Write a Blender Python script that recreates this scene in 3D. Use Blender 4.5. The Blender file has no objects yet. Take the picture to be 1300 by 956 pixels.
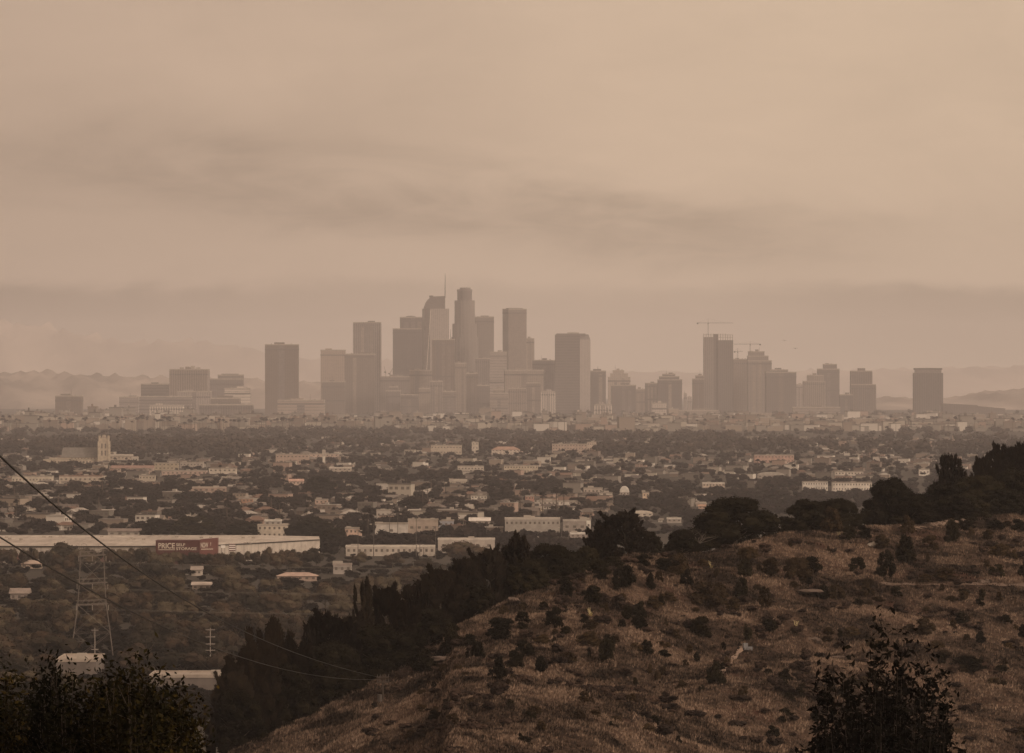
import bpy, math, random
import numpy as np
from mathutils import Vector, Matrix, noise as mnoise

R = math.radians
SC = bpy.context.scene
COL = SC.collection
F, YH, CX, H = 6600.0, 490.0, 650.0, 80.0     # focal length in photo pixels, horizon row, centre column, eye height (m)

# ------------------------------------------------------------------ camera
cam_d = bpy.data.cameras.new('camera')
cam_d.sensor_width = 36.0
cam_d.lens = 36.0 * F / 1300.0
cam_d.clip_start, cam_d.clip_end = 1.0, 90000.0
cam = bpy.data.objects.new('camera', cam_d)
cam.location = (0, 0, H)
cam.rotation_euler = (R(90) + math.atan(12.0 / F), 0, 0)
COL.objects.link(cam)
SC.camera = cam

# ------------------------------------------------------------------ light, sky, exposure
SUN_EL, SUN_AZ = 30.0, 128.0                   # sun behind and to the right of the camera; azimuth clockwise from +Y
SUN_STRENGTH, SKY_STRENGTH = 1.5, 0.1
HAZE_DENSITY = 4.3e-5
SC.render.engine = 'CYCLES'
SC.view_settings.view_transform = 'Standard'
SC.view_settings.look = 'None'
SC.view_settings.exposure = 0.20
SC.view_settings.gamma = 1.0
SC.view_settings.use_curve_mapping = False
cy = SC.cycles
cy.max_bounces, cy.diffuse_bounces, cy.glossy_bounces, cy.volume_bounces, cy.transparent_max_bounces = 8, 2, 1, 5, 4
cy.use_denoising = True
cy.use_adaptive_sampling = True
cy.adaptive_threshold = 0.015


class NT:
    """small wrapper for writing node trees"""
    def __init__(s, tree):
        s.t = tree; tree.nodes.clear()
    def n(s, kind, **kw):
        nd = s.t.nodes.new(kind)
        for k, v in kw.items():
            if k in nd.inputs.keys(): s.set(nd, k, v)
            else: setattr(nd, k, v)
        return nd
    def set(s, nd, k, v):
        i = nd.inputs[k] if not isinstance(k, int) else nd.inputs[k]
        if isinstance(v, bpy.types.NodeSocket): s.t.links.new(v, i)
        elif isinstance(v, bpy.types.Node): s.t.links.new(v.outputs[0], i)
        else: i.default_value = v
    def m(s, op, a, b=None, c=None, clamp=False):
        nd = s.t.nodes.new('ShaderNodeMath'); nd.operation = op; nd.use_clamp = clamp
        s.set(nd, 0, a)
        if b is not None: s.set(nd, 1, b)
        if c is not None: s.set(nd, 2, c)
        return nd.outputs[0]
    def mix(s, f, a, b, blend='MIX'):
        nd = s.t.nodes.new('ShaderNodeMix'); nd.data_type = 'RGBA'; nd.blend_type = blend
        s.set(nd, 0, f); s.set(nd, 6, a); s.set(nd, 7, b)
        return nd.outputs[2]
    def ramp(s, f, stops, interp='LINEAR'):
        nd = s.t.nodes.new('ShaderNodeValToRGB'); cr = nd.color_ramp; cr.interpolation = interp
        while len(cr.elements) < len(stops): cr.elements.new(0.5)
        for e, (p, c) in zip(cr.elements, stops):
            e.position = p; e.color = c if len(c) == 4 else (*c, 1)
        s.set(nd, 0, f)
        return nd.outputs[0]
    def smooth(s, v, a, b):
        nd = s.t.nodes.new('ShaderNodeMapRange'); nd.interpolation_type = 'SMOOTHSTEP'
        s.set(nd, 0, v); nd.inputs[1].default_value = a; nd.inputs[2].default_value = b
        return nd.outputs[0]
    def noise(s, vec, scale, detail=3, rough=0.55, dist=0.0):
        nd = s.t.nodes.new('ShaderNodeTexNoise')
        nd.inputs['Scale'].default_value = scale; nd.inputs['Detail'].default_value = detail
        nd.inputs['Roughness'].default_value = rough; nd.inputs['Distortion'].default_value = dist
        if vec is not None: s.set(nd, 'Vector', vec)
        return nd.outputs[0]


world = bpy.data.worlds.new("World")
SC.world = world
world.use_nodes = True
w = NT(world.node_tree)
sky = w.n('ShaderNodeTexSky')
sky.sky_type = 'NISHITA'; sky.sun_disc = False
sky.sun_elevation = R(SUN_EL); sky.sun_rotation = R(SUN_AZ)
sky.dust_density = 6.0; sky.air_density = 1.0
tc = w.n('ShaderNodeTexCoord')
sep = w.n('ShaderNodeSeparateXYZ', Vector=tc.outputs['Generated'])
az = w.m('ARCTAN2', sep.outputs[0], sep.outputs[1])
el = w.m('ARCSINE', sep.outputs[2])
U = w.m('MULTIPLY', az, F / 100.0)             # hundreds of photo pixels = 0.87 degrees
V = w.m('MULTIPLY', el, F / 100.0)
def uv(su, sv, ox=0.0):
    c = w.n('ShaderNodeCombineXYZ')
    w.set(c, 0, w.m('MULTIPLY_ADD', U, su, ox)); w.set(c, 1, w.m('MULTIPLY', V, sv)); return c
n_big = w.noise(uv(0.16, 0.35, 3.1), 1.0, 3, 0.5, 0.4)
n_mid = w.noise(uv(0.42, 1.1, 7.7), 1.0, 5, 0.6, 0.9)
n_fin = w.noise(uv(0.8, 3.4, 1.7), 1.0, 6, 0.65, 1.1)
# a long band of darker smoke sinking to the right, a thin pale gap under it, then the flat top of the low smoke layer
wob = w.m('MULTIPLY', w.m('SUBTRACT', n_mid, 0.5), 1.3)
bc = w.m('MULTIPLY_ADD', w.smooth(U, -6.0, 4.5), -0.75, 2.62)
d1 = w.m('DIVIDE', w.m('ADD', w.m('SUBTRACT', V, bc), wob), 0.42)
band = w.m('EXPONENT', w.m('MULTIPLY', w.m('MULTIPLY', d1, d1), -1.0))
fade = w.m('MULTIPLY', w.smooth(U, -9.0, -2.0), w.m('SUBTRACT', 1.0, w.smooth(U, 2.2, 5.8)))
band = w.m('MULTIPLY', band, w.m('MULTIPLY_ADD', fade, 0.8, 0.2))
d2 = w.m('DIVIDE', w.m('ADD', w.m('SUBTRACT', V, 3.15), w.m('MULTIPLY', w.m('SUBTRACT', n_big, 0.5), 2.4)), 0.55)
band2 = w.m('MULTIPLY', w.m('EXPONENT', w.m('MULTIPLY', w.m('MULTIPLY', d2, d2), -1.0)), w.m('SUBTRACT', 1.0, w.smooth(U, -3.5, 1.5)))
Vn = w.m('ADD', V, w.m('MULTIPLY', w.m('ADD', w.m('MULTIPLY', w.m('SUBTRACT', n_fin, 0.5), 0.30), w.m('MULTIPLY', w.m('SUBTRACT', n_mid, 0.5), 0.40)), 1.0))
low = w.m('SUBTRACT', 1.0, w.smooth(Vn, 1.15, 1.40))
lowfade = w.m('MULTIPLY', w.m('MULTIPLY', low, w.m('MULTIPLY_ADD', w.smooth(V, -0.2, 1.2), 0.65, 0.35)), w.m('MULTIPLY_ADD', w.smooth(w.m('ABSOLUTE', U), 0.5, 6.5), 0.62, 0.38))
band = w.m('MULTIPLY', band, w.m('MULTIPLY_ADD', w.smooth(n_fin, 0.30, 0.68), 0.55, 0.60))
fac = w.m('MULTIPLY_ADD', band, -0.33, 1.0)
fac = w.m('MULTIPLY_ADD', band2, -0.10, fac)
fac = w.m('MULTIPLY_ADD', lowfade, -0.42, fac)
fac = w.m('MULTIPLY_ADD', w.m('SUBTRACT', n_big, 0.5), 0.22, fac)
fac = w.m('MULTIPLY_ADD', w.m('SUBTRACT', n_mid, 0.5), 0.17, fac)
fac = w.m('MULTIPLY_ADD', w.m('SUBTRACT', n_fin, 0.5), 0.07, fac)
fac = w.m('MULTIPLY', fac, w.m('MULTIPLY_ADD', w.smooth(U, -8.0, 2.5), 0.16, 0.84))
# thick smoke overhead lets less light down than the sky near the horizon
fac = w.m('MULTIPLY', fac, w.m('MULTIPLY_ADD', w.smooth(sep.outputs[2], 0.07, 0.6), -0.30, 1.0))
# smoke glow around the hidden sun, out of view, added to brighten the haze
sd = w.n('ShaderNodeVectorMath', operation='DOT_PRODUCT'); w.set(sd, 0, tc.outputs['Generated'])
sd.inputs[1].default_value = (math.sin(R(SUN_AZ)) * math.cos(R(SUN_EL)), math.cos(R(SUN_AZ)) * math.cos(R(SUN_EL)), math.sin(R(SUN_EL)))
fac = w.m('MULTIPLY', fac, w.m('MULTIPLY_ADD', w.smooth(sd.outputs['Value'], -0.1, 1.0), 1.25, 1.0))
warm = w.mix(w.smooth(U, -7.0, 5.0), (5.58, 3.99, 2.90, 1), (5.96, 4.37, 3.08, 1))
lit = w.n('ShaderNodeVectorMath', operation='SCALE'); w.set(lit, 0, warm); w.set(lit, 'Scale', fac)
skymix = w.mix(0.93, sky, lit.outputs[0])
bg = w.n('ShaderNodeBackground', Color=skymix, Strength=SKY_STRENGTH)
wo = w.n('ShaderNodeOutputWorld', Surface=bg)

sun_d = bpy.data.lights.new('sun', 'SUN')
sun_d.energy = SUN_STRENGTH; sun_d.angle = R(10); sun_d.color = (1.0, 0.82, 0.67)
sun = bpy.data.objects.new('sun', sun_d)
_a = R(SUN_AZ)
_dir = Vector((math.sin(_a) * math.cos(R(SUN_EL)), math.cos(_a) * math.cos(R(SUN_EL)), math.sin(R(SUN_EL))))
sun.rotation_euler = _dir.to_track_quat('Z', 'Y').to_euler()
sun.location = (0, 0, 300)
COL.objects.link(sun)

# ------------------------------------------------------------------ helpers
def wx(px, D): return (px - CX) / F * D
def wz(py, D): return H - (py - YH) / F * D
def gD(py): return H * F / (py - YH)

def tag(o, label=None, cat=None, group=None, kind=None):
    if label: o['label'] = label
    if cat: o['category'] = cat
    if group: o['group'] = group
    if kind: o['kind'] = kind
    return o

def empty(name, loc=(0, 0, 0), rz=0.0, sc=None):
    o = bpy.data.objects.new(name, None); COL.objects.link(o)
    o.location = loc; o.rotation_euler = (0, 0, rz); o.empty_display_size = 0.5
    if sc: o.scale = sc
    return o

def np_mesh(name, V, faces, mats, midx=None, smooth=False, attr=None):
    """V (n,3); faces: list of (m,k) index arrays"""
    me = bpy.data.meshes.new(name)
    V = np.asarray(V, dtype=np.float32)
    me.vertices.add(len(V)); me.vertices.foreach_set('co', V.ravel())
    faces = [np.asarray(f, dtype=np.int32) for f in faces if len(f)]
    li = np.concatenate([f.ravel() for f in faces])
    tot = np.concatenate([np.full(len(f), f.shape[1], dtype=np.int32) for f in faces])
    st = np.concatenate([[0], np.cumsum(tot)[:-1]]).astype(np.int32)
    me.loops.add(len(li)); me.loops.foreach_set('vertex_index', li)
    me.polygons.add(len(tot)); me.polygons.foreach_set('loop_start', st); me.polygons.foreach_set('loop_total', tot)
    me.polygons.foreach_set('use_smooth', np.full(len(tot), bool(smooth)))
    if not isinstance(mats, (list, tuple)): mats = [mats]
    for m_ in mats: me.materials.append(m_)
    if midx is not None: me.polygons.foreach_set('material_index', np.asarray(midx, dtype=np.int32))
    if attr is not None:
        a = me.attributes.new('tint', 'FLOAT', 'FACE'); a.data.foreach_set('value', np.asarray(attr, dtype=np.float32))
    me.update(); me.validate()
    return me

def link(name, me, parent=None, loc=(0, 0, 0), rz=0.0, sc=None):
    o = bpy.data.objects.new(name, me); COL.objects.link(o)
    o.location = loc; o.rotation_euler = (0, 0, rz)
    if sc: o.scale = sc
    if parent: o.parent = parent
    return o

class MB:
    def __init__(s): s.v = []; s.f = []; s.k = []
    def add(s, vs, fs, k=0):
        n = len(s.v); s.v += [tuple(v) for v in vs]
        s.f += [tuple(i + n for i in f) for f in fs]; s.k += [k] * len(fs)
    def box(s, x0, x1, y0, y1, z0, z1, k=0):
        s.add([(x0, y0, z0), (x1, y0, z0), (x1, y1, z0), (x0, y1, z0), (x0, y0, z1), (x1, y0, z1), (x1, y1, z1), (x0, y1, z1)],
              [(0, 3, 2, 1), (4, 5, 6, 7), (0, 1, 5, 4), (1, 2, 6, 5), (2, 3, 7, 6), (3, 0, 4, 7)], k)
    def prism(s, poly, z0, z1, k=0, top=None):
        """poly counter-clockwise [(x,y)]; z1 may be a list of heights; top = scaled top polygon"""
        n = len(poly); tp = top or poly
        zt = z1 if isinstance(z1, (list, tuple)) else [z1] * n
        s.add([(p[0], p[1], z0) for p in poly] + [(p[0], p[1], z) for p, z in zip(tp, zt)],
              [tuple(range(n - 1, -1, -1)), tuple(range(n, 2 * n))] + [(i, (i + 1) % n, n + (i + 1) % n, n + i) for i in range(n)], k)
    def bar(s, p, q, r, r2=None, n=5, k=0):
        p, q = Vector(p), Vector(q); d = (q - p)
        if d.length < 1e-6: return
        d.normalize(); a = d.orthogonal().normalized(); b = d.cross(a); r2 = r if r2 is None else r2
        vs = []
        for c, rr in ((p, r), (q, r2)):
            for i in range(n):
                t = 2 * math.pi * i / n; vs.append(c + a * math.cos(t) * rr + b * math.sin(t) * rr)
        s.add(vs, [tuple(range(n - 1, -1, -1)), tuple(range(n, 2 * n))] + [(i, (i + 1) % n, n + (i + 1) % n, n + i) for i in range(n)], k)
    def mesh(s, name, mats, smooth=False):
        me = bpy.data.meshes.new(name); me.from_pydata(s.v, [], s.f)
        for m_ in (mats if isinstance(mats, (list, tuple)) else [mats]): me.materials.append(m_)
        me.polygons.foreach_set('material_index', s.k)
        if smooth: me.polygons.foreach_set('use_smooth', [True] * len(s.f))
        me.update(); return me
    def build(s, name, mats, parent=None, loc=(0, 0, 0), rz=0.0, smooth=False, sc=None):
        return link(name, s.mesh(name, mats, smooth), parent, loc, rz, sc)

# ------------------------------------------------------------------ materials
def new_mat(name):
    m_ = bpy.data.materials.new(name); m_.use_nodes = True
    return m_, NT(m_.node_tree)

def finish(t, col, rough=0.85, bump=None, bs=0.4, bd=0.1, spec=0.3, metallic=0.0, trans=0.0):
    p = t.n('ShaderNodeBsdfPrincipled'); t.set(p, 'Base Color', col); t.set(p, 'Roughness', rough)
    t.set(p, 'Specular IOR Level', spec); t.set(p, 'Metallic', metallic)
    if bump is not None:
        b = t.n('ShaderNodeBump', Height=bump); b.inputs['Strength'].default_value = bs; b.inputs['Distance'].default_value = bd
        t.set(p, 'Normal', b)
    o = t.n('ShaderNodeOutputMaterial', Surface=p); return p

def plain(name, c, rough=0.8, var=0.25, scale=0.4, metallic=0.0, spec=0.3):
    m_, t = new_mat(name)
    pos = t.n('ShaderNodeNewGeometry').outputs['Position']
    nz = t.noise(pos, scale, 4)
    d = tuple(x * (1 - var) for x in c); b = tuple(min(1, x * (1 + var)) for x in c)
    finish(t, t.ramp(nz, [(0.3, d), (0.7, b)]), rough, metallic=metallic, spec=spec)
    return m_

def facade(name, wall, glass, wu=3.2, wv=3.9, gu=0.6, gv=0.5, rough=0.7, strength=1.0, streak=0.12):
    """window grid in the building's own coordinates, weathered"""
    m_, t = new_mat(name)
    tcn = t.n('ShaderNodeTexCoord'); sp = t.n('ShaderNodeSeparateXYZ', Vector=tcn.outputs['Object'])
    g = t.n('ShaderNodeNewGeometry'); ns = t.n('ShaderNodeSeparateXYZ', Vector=g.outputs['Normal'])
    uu = t.m('ADD', sp.outputs[0], sp.outputs[1])
    fu = t.m('LESS_THAN', t.m('FRACT', t.m('DIVIDE', uu, wu)), gu)
    fv = t.m('LESS_THAN', t.m('FRACT', t.m('DIVIDE', sp.outputs[2], wv)), gv)
    side = t.m('LESS_THAN', t.m('ABSOLUTE', ns.outputs[2]), 0.5)
    mask = t.m('MULTIPLY', t.m('MULTIPLY', fu, fv), t.m('MULTIPLY', side, strength * 0.7))
    big = t.noise(g.outputs['Position'], 0.02, 3)
    wn = t.n('ShaderNodeTexWhiteNoise', noise_dimensions='3D')
    cv = t.n('ShaderNodeCombineXYZ')
    t.set(cv, 0, t.m('FLOOR', t.m('DIVIDE', uu, wu))); t.set(cv, 1, t.m('FLOOR', t.m('DIVIDE', sp.outputs[2], wv)))
    t.set(wn, 'Vector', cv)
    gl = t.mix(wn.outputs[0], tuple(x * 0.6 for x in glass) + (1,), tuple(x * 1.5 for x in glass) + (1,))
    wl = t.mix(big, tuple(x * (1 - streak) for x in wall) + (1,), tuple(min(1, x * (1 + streak)) for x in wall) + (1,))
    finish(t, t.mix(mask, wl, gl), rough)
    return m_

def foliage(name, stops, scale_pos=0.35, rnd='OBJECT', rough=0.75, weight=0.55):
    """leaf colour varies leaf by leaf, clump by clump and plant by plant"""
    m_, t = new_mat(name)
    g = t.n('ShaderNodeNewGeometry')
    nz = t.noise(g.outputs['Position'], scale_pos, 2)
    if rnd == 'OBJECT': r = t.n('ShaderNodeObjectInfo').outputs['Random']
    else: r = t.n('ShaderNodeAttribute', attribute_name='tint').outputs['Fac']
    isl = g.outputs['Random Per Island']
    f = t.m('ADD', t.m('MULTIPLY', r, weight), t.m('ADD', t.m('MULTIPLY', t.m('SUBTRACT', nz, 0.5), 0.7), t.m('MULTIPLY', isl, 0.45)))
    c = t.ramp(f, stops)
    p = finish(t, c, 0.9, spec=0.04)
    return m_

M = {}
M['leaf_wood'] = foliage('woodland_leaves', [(0.0, (0.00961, 0.007712, 0.006245)), (0.3, (0.02044, 0.01735, 0.01175)), (0.55, (0.03125, 0.02313, 0.01617)), (0.8, (0.05109, 0.03213, 0.02057)), (1.0, (0.07212, 0.05655, 0.03674))], 0.25, weight=0.85)
M['leaf_street'] = foliage('street_tree_leaves', [(0.0, (0.006851, 0.005147, 0.005006)), (0.5, (0.0137, 0.009802, 0.008696)), (1.0, (0.02898, 0.0196, 0.01581))], 0.2)
M['leaf_far'] = foliage('far_tree_leaves', [(0.0, (0.006324, 0.004901, 0.005006)), (0.5, (0.01317, 0.00956, 0.008696)), (1.0, (0.02898, 0.0201, 0.01634))], 0.1, 'TINT')
M['leaf_belt'] = foliage('painted_haze_leaves', [(0.0, (0.020, 0.016, 0.0145)), (0.5, (0.040, 0.031, 0.026)), (1.0, (0.085, 0.062, 0.048))], 0.05, 'TINT')  # brighter copy of the far leaves, with haze fade painted into the colour
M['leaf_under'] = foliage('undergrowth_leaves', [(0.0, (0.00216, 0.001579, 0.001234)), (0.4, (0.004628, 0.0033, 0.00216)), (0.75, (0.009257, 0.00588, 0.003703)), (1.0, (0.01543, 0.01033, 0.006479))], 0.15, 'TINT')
M['leaf_dark'] = foliage('ridge_tree_leaves', [(0.0, (0.005275, 0.004032, 0.002783)), (0.5, (0.0113, 0.009165, 0.004522)), (1.0, (0.02562, 0.01907, 0.008347))], 0.3)
M['leaf_pine'] = foliage('pine_needles', [(0.0, (0.005158, 0.003737, 0.00279)), (0.5, (0.01032, 0.007472, 0.00496)), (1.0, (0.01934, 0.01308, 0.00744))], 0.4)
M['leaf_olive'] = foliage('olive_shrub_leaves', [(0.0, (0.02015, 0.01315, 0.008184)), (0.5, (0.03875, 0.0256, 0.01414)), (1.0, (0.06975, 0.04428, 0.02232))], 0.5)
M['leaf_near'] = foliage('near_bush_leaves', [(0.0, (0.00225, 0.00225, 0.001125)), (0.6, (0.0075, 0.00675, 0.002625)), (0.85, (0.02063, 0.01575, 0.0045)), (1.0, (0.04875, 0.03188, 0.0075))], 1.5, rough=0.5)
M['leaf_twig'] = foliage('twiggy_bush_leaves', [(0.0, (0.0024, 0.0021, 0.0018)), (1.0, (0.0084, 0.0066, 0.0036))], 1.5)
M['palm'] = foliage('palm_fronds', [(0.0, (0.0056, 0.004232, 0.0042)), (1.0, (0.0182, 0.01302, 0.0112))], 0.3)
M['bark'] = plain('bark', (0.075, 0.055, 0.04), 0.9, 0.4, 2.0)
M['palebark'] = plain('dead_wood', (0.30, 0.25, 0.20), 0.8, 0.3, 2.0)
M['steel'] = plain('galvanised_steel', (0.084, 0.07, 0.0616), 0.55, 0.2, 1.0, metallic=0.2)
M['polewood'] = plain('pale_pole', (0.27, 0.23, 0.20), 0.7, 0.2, 1.0)
M['darkwood'] = plain('pole_wood', (0.06, 0.045, 0.035), 0.9, 0.3, 1.0)
M['wire'] = plain('wire', (0.012, 0.010, 0.009), 0.6, 0.1, 1.0)
M['wirefar'] = plain('grey_wire', (0.10, 0.085, 0.07), 0.6, 0.1, 1.0)
M['glass'] = plain('window_glass', (0.12, 0.10, 0.085), 0.15, 0.3, 0.3, spec=0.5)
M['roofgrey'] = plain('flat_roof', (0.30, 0.27, 0.24), 0.9, 0.3, 0.25)
M['roofred'] = plain('red_sign_paint', (0.069, 0.01852, 0.0171), 0.6, 0.12, 0.3)
M['redlight'] = plain('sunlit_sign_and_banner_red', (0.1152, 0.03705, 0.02964), 0.6, 0.12, 0.3)  # lighter red paints in the sun on the side sign; banner stripes reuse it
M['white'] = plain('white_paint', (0.78, 0.74, 0.69), 0.6, 0.06, 0.3)
M['cream'] = plain('cream_stucco', (0.52, 0.45, 0.37), 0.9, 0.12, 0.2)
M['trim'] = plain('pale_trim', (0.66, 0.60, 0.52), 0.8, 0.1, 0.3)
M['concrete'] = plain('concrete', (0.33, 0.29, 0.25), 0.9, 0.2, 0.2)
M['dark'] = plain('dark_metal', (0.04, 0.035, 0.03), 0.5, 0.2, 0.5)

def rnd_palette(name, cols, var=0.08, attr=False, scale=0.3):
    m_, t = new_mat(name)
    r = (t.n('ShaderNodeAttribute', attribute_name='tint').outputs['Fac'] if attr else t.n('ShaderNodeObjectInfo').outputs['Random'])
    n = len(cols)
    c = t.ramp(r, [(i / n, cc) for i, cc in enumerate(cols)], 'CONSTANT')
    g = t.n('ShaderNodeNewGeometry'); nz = t.noise(g.outputs['Position'], scale, 4)
    k = t.m('MULTIPLY_ADD', nz, 2 * var, 1 - var)
    sc_ = t.n('ShaderNodeVectorMath', operation='SCALE'); t.set(sc_, 0, c); t.set(sc_, 'Scale', k)
    finish(t, sc_.outputs[0], 0.85)
    return m_
WALLS = [(0.357, 0.3145, 0.2635), (0.204, 0.1615, 0.1318), (0.50, 0.455, 0.405), (0.1615, 0.1275, 0.1062), (0.2635, 0.2125, 0.17), (0.136, 0.119, 0.102), (0.306, 0.221, 0.1785), (0.2125, 0.187, 0.1615)]
ROOFS = [(0.112, 0.092, 0.08), (0.176, 0.152, 0.132), (0.08, 0.068, 0.0576), (0.152, 0.096, 0.072), (0.32, 0.288, 0.256), (0.096, 0.08, 0.072), (0.136, 0.112, 0.096), (0.072, 0.06, 0.052)]
M['house_wall'] = rnd_palette('stucco_house_wall', WALLS, 0.1)
M['house_roof'] = rnd_palette('house_roofing', ROOFS, 0.15)
M['house_wall_t'] = rnd_palette('far_house_wall', WALLS, 0.1, True)
M['house_roof_t'] = rnd_palette('far_house_roofing', ROOFS, 0.15, True)

# ground of the plain
m_, t = new_mat('plain_ground'); M['ground'] = m_
pos = t.n('ShaderNodeNewGeometry').outputs['Position']
a = t.noise(pos, 0.012, 5, 0.6); b = t.noise(pos, 0.09, 4, 0.65)
c1 = t.ramp(a, [(0.30, (0.0165, 0.01275, 0.009)), (0.5, (0.027, 0.02025, 0.0135)), (0.68, (0.045, 0.03375, 0.02175))])
c2 = t.ramp(b, [(0.35, (0.0135, 0.0105, 0.0075)), (0.55, (0.033, 0.0255, 0.01725)), (0.75, (0.075, 0.057, 0.0405))])
finish(t, t.mix(0.5, c1, c2), 0.95, b, 0.5, 1.0)
# dry grass slope
m_, t = new_mat('dry_grass_slope'); M['slope'] = m_
pos = t.n('ShaderNodeNewGeometry').outputs['Position']
a = t.noise(pos, 0.05, 6, 0.65); b = t.noise(pos, 0.35, 6, 0.7, 0.4); c = t.noise(pos, 2.2, 4, 0.7)
c1 = t.ramp(a, [(0.36, (0.011, 0.0080, 0.0070)), (0.46, (0.026, 0.0180, 0.0145)), (0.54, (0.080, 0.052, 0.039)), (0.66, (0.18, 0.119, 0.088))])
c2 = t.ramp(b, [(0.38, (0.008, 0.0060, 0.0052)), (0.49, (0.044, 0.030, 0.023)), (0.62, (0.15, 0.100, 0.074))])
col = t.mix(0.5, c1, c2)
mpn = t.n('ShaderNodeMapping', Vector=pos); mpn.inputs['Scale'].default_value = (1.0, 0.45, 1.0)
sc2 = t.noise(mpn.outputs[0], 0.16, 6, 0.72, 0.8)
col = t.mix(t.m('MULTIPLY', t.smooth(sc2, 0.52, 0.64), 0.6), col, (0.0085, 0.0063, 0.0055, 1))
rd = t.noise(pos, 0.07, 3, 0.6)
col = t.mix(t.m('MULTIPLY', t.smooth(rd, 0.55, 0.68), 0.5), col, (0.085, 0.042, 0.032, 1))
col = t.mix(t.m('MULTIPLY', t.smooth(c, 0.45, 0.7), 0.5), col, (0.014, 0.010, 0.008, 1))
finish(t, col, 0.95, t.m('ADD', b, t.m('MULTIPLY', c, 0.4)), 1.0, 0.8, spec=0.03)
m_, t = new_mat('dry_grass_blades'); M['grass'] = m_
g = t.n('ShaderNodeNewGeometry')
mpn = t.n('ShaderNodeMapping', Vector=g.outputs['Position']); mpn.inputs['Scale'].default_value = (1.0, 0.45, 1.0)
a = t.noise(mpn.outputs[0], 0.16, 6, 0.72, 0.8); a2 = t.noise(g.outputs['Position'], 0.05, 6, 0.65)
f = t.m('ADD', t.m('MULTIPLY', g.outputs['Random Per Island'], 0.34), t.m('ADD', t.m('MULTIPLY', t.smooth(a, 0.60, 0.42), 0.34), t.m('MULTIPLY', t.smooth(a2, 0.38, 0.64), 0.30)))
finish(t, t.ramp(f, [(0.15, (0.0075, 0.0055, 0.0048)), (0.34, (0.037, 0.0268, 0.0205)), (0.56, (0.116, 0.081, 0.061)), (0.85, (0.255, 0.182, 0.136))]), 0.9, spec=0.03)
M['brush'] = foliage('dry_brush_twigs', [(0.0, (0.012, 0.008525, 0.0075)), (0.5, (0.0288, 0.01984, 0.0165)), (1.0, (0.0672, 0.0434, 0.033))], 0.25, 'TINT')
M['asphalt'] = plain('asphalt', (0.075, 0.065, 0.056), 0.9, 0.2, 0.1)
M['dirt'] = plain('dirt_path', (0.2058, 0.147, 0.1127), 0.95, 0.25, 0.5)
M['rock'] = plain('weathered_rock', (0.08925, 0.06405, 0.05145), 0.9, 0.35, 1.2)
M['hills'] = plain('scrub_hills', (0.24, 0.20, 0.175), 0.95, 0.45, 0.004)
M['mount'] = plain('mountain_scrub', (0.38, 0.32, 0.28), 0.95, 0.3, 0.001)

# ------------------------------------------------------------------ ground, far hills
def sheet(name, x0, x1, y0, y1, z, mat, kind='structure'):
    me = np_mesh(name, [(x0, y0, z), (x1, y0, z), (x1, y1, z), (x0, y1, z)], [[(0, 1, 2, 3)]], mat)
    return tag(link(name, me), kind=kind)

# ---- the near terrain: the camera's own hill, a gully, the dry grassy ridge on the right
CR_PX = [-4000, -600, 0, 200, 300, 400, 480, 520, 560, 578, 611, 650, 691, 712, 761, 800, 850, 900, 940, 1000, 1070, 1100, 1165, 1210, 1300, 1500, 2200, 5000]
CR_Y = [1350, 1250, 1070, 1000, 952, 905, 862, 843, 817, 796, 780, 758, 748, 737, 716, 703, 705, 701, 690, 675, 673, 668, 666, 659, 651, 640, 640, 660]
CR_D = [560, 560, 560, 575, 590, 605, 620, 628, 636, 640, 650, 662, 675, 682, 700, 715, 730, 742, 752, 768, 785, 790, 805, 815, 835, 850, 860, 860]
def crest(px): return np.interp(px, CR_PX, CR_Y), np.interp(px, CR_PX, CR_D)
HGT = np.interp
def smax(a, b, k):
    h = np.clip(0.5 + 0.5 * (a - b) / k, 0, 1); return b * (1 - h) + a * h + k * h * (1 - h)
def terrain(u, Y):
    """u = X/Y (tangent of the bearing from the look-out), Y metres ahead"""
    px = CX + F * u
    yc, Dc = crest(px)
    Db = Dc * 0.70
    zc = H - (yc - YH) / F * Dc
    zb = H - (985 - YH) / F * Db
    zb = np.minimum(zb, zc - 4)
    tt = (Dc - Y) / (Dc - Db)
    X = u * Y
    bumps = 0.5 * np.abs(np.sin(X * 0.11 - Y * 0.06 + 1.1 * np.sin(Y * 0.031))) * 3 - 1.0 + 1.5 * np.sin(X * 0.085 + Y * 0.013) * np.cos(Y * 0.047 + 0.6 * np.sin(X * 0.05)) + 0.55 * np.sin(X * 0.23 + 1.3) * np.sin(Y * 0.16 + X * 0.07) + 0.22 * np.sin(X * 0.61 + Y * 0.3) * np.cos(Y * 0.5)
    face = zc + (zb - zc) * tt - 1.2 * np.sin(np.clip(tt, 0, 1) * np.pi) 
    face = face + bumps * np.clip(tt * 5, 0, 1) * np.clip((1.15 - tt) * 4, 0, 1)
    back = zc - 0.11 * (Y - Dc) - 0.0016 * np.maximum(Y - Dc, 0) ** 2
    z = np.where(Y < Dc, face, back)
    # gully floor and the look-out's own hill
    gul = np.interp(Y, [0, 60, 100, 160, 240, 330, 420, 520], [77.9, 73.0, 69.8, 62.5, 50.0, 37.0, 33.0, 33.0])
    low = np.where(tt > 1, np.maximum(face, 34.0), face)
    z = np.where(Y < Dc, np.where(tt > 1, smax(gul, np.minimum(low, zb - 0.05 * (Db - Y)), 3.0), z), z)
    return z
def terr_z(x, y):
    return float(terrain(np.array(x / y), np.array(float(y))))

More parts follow.
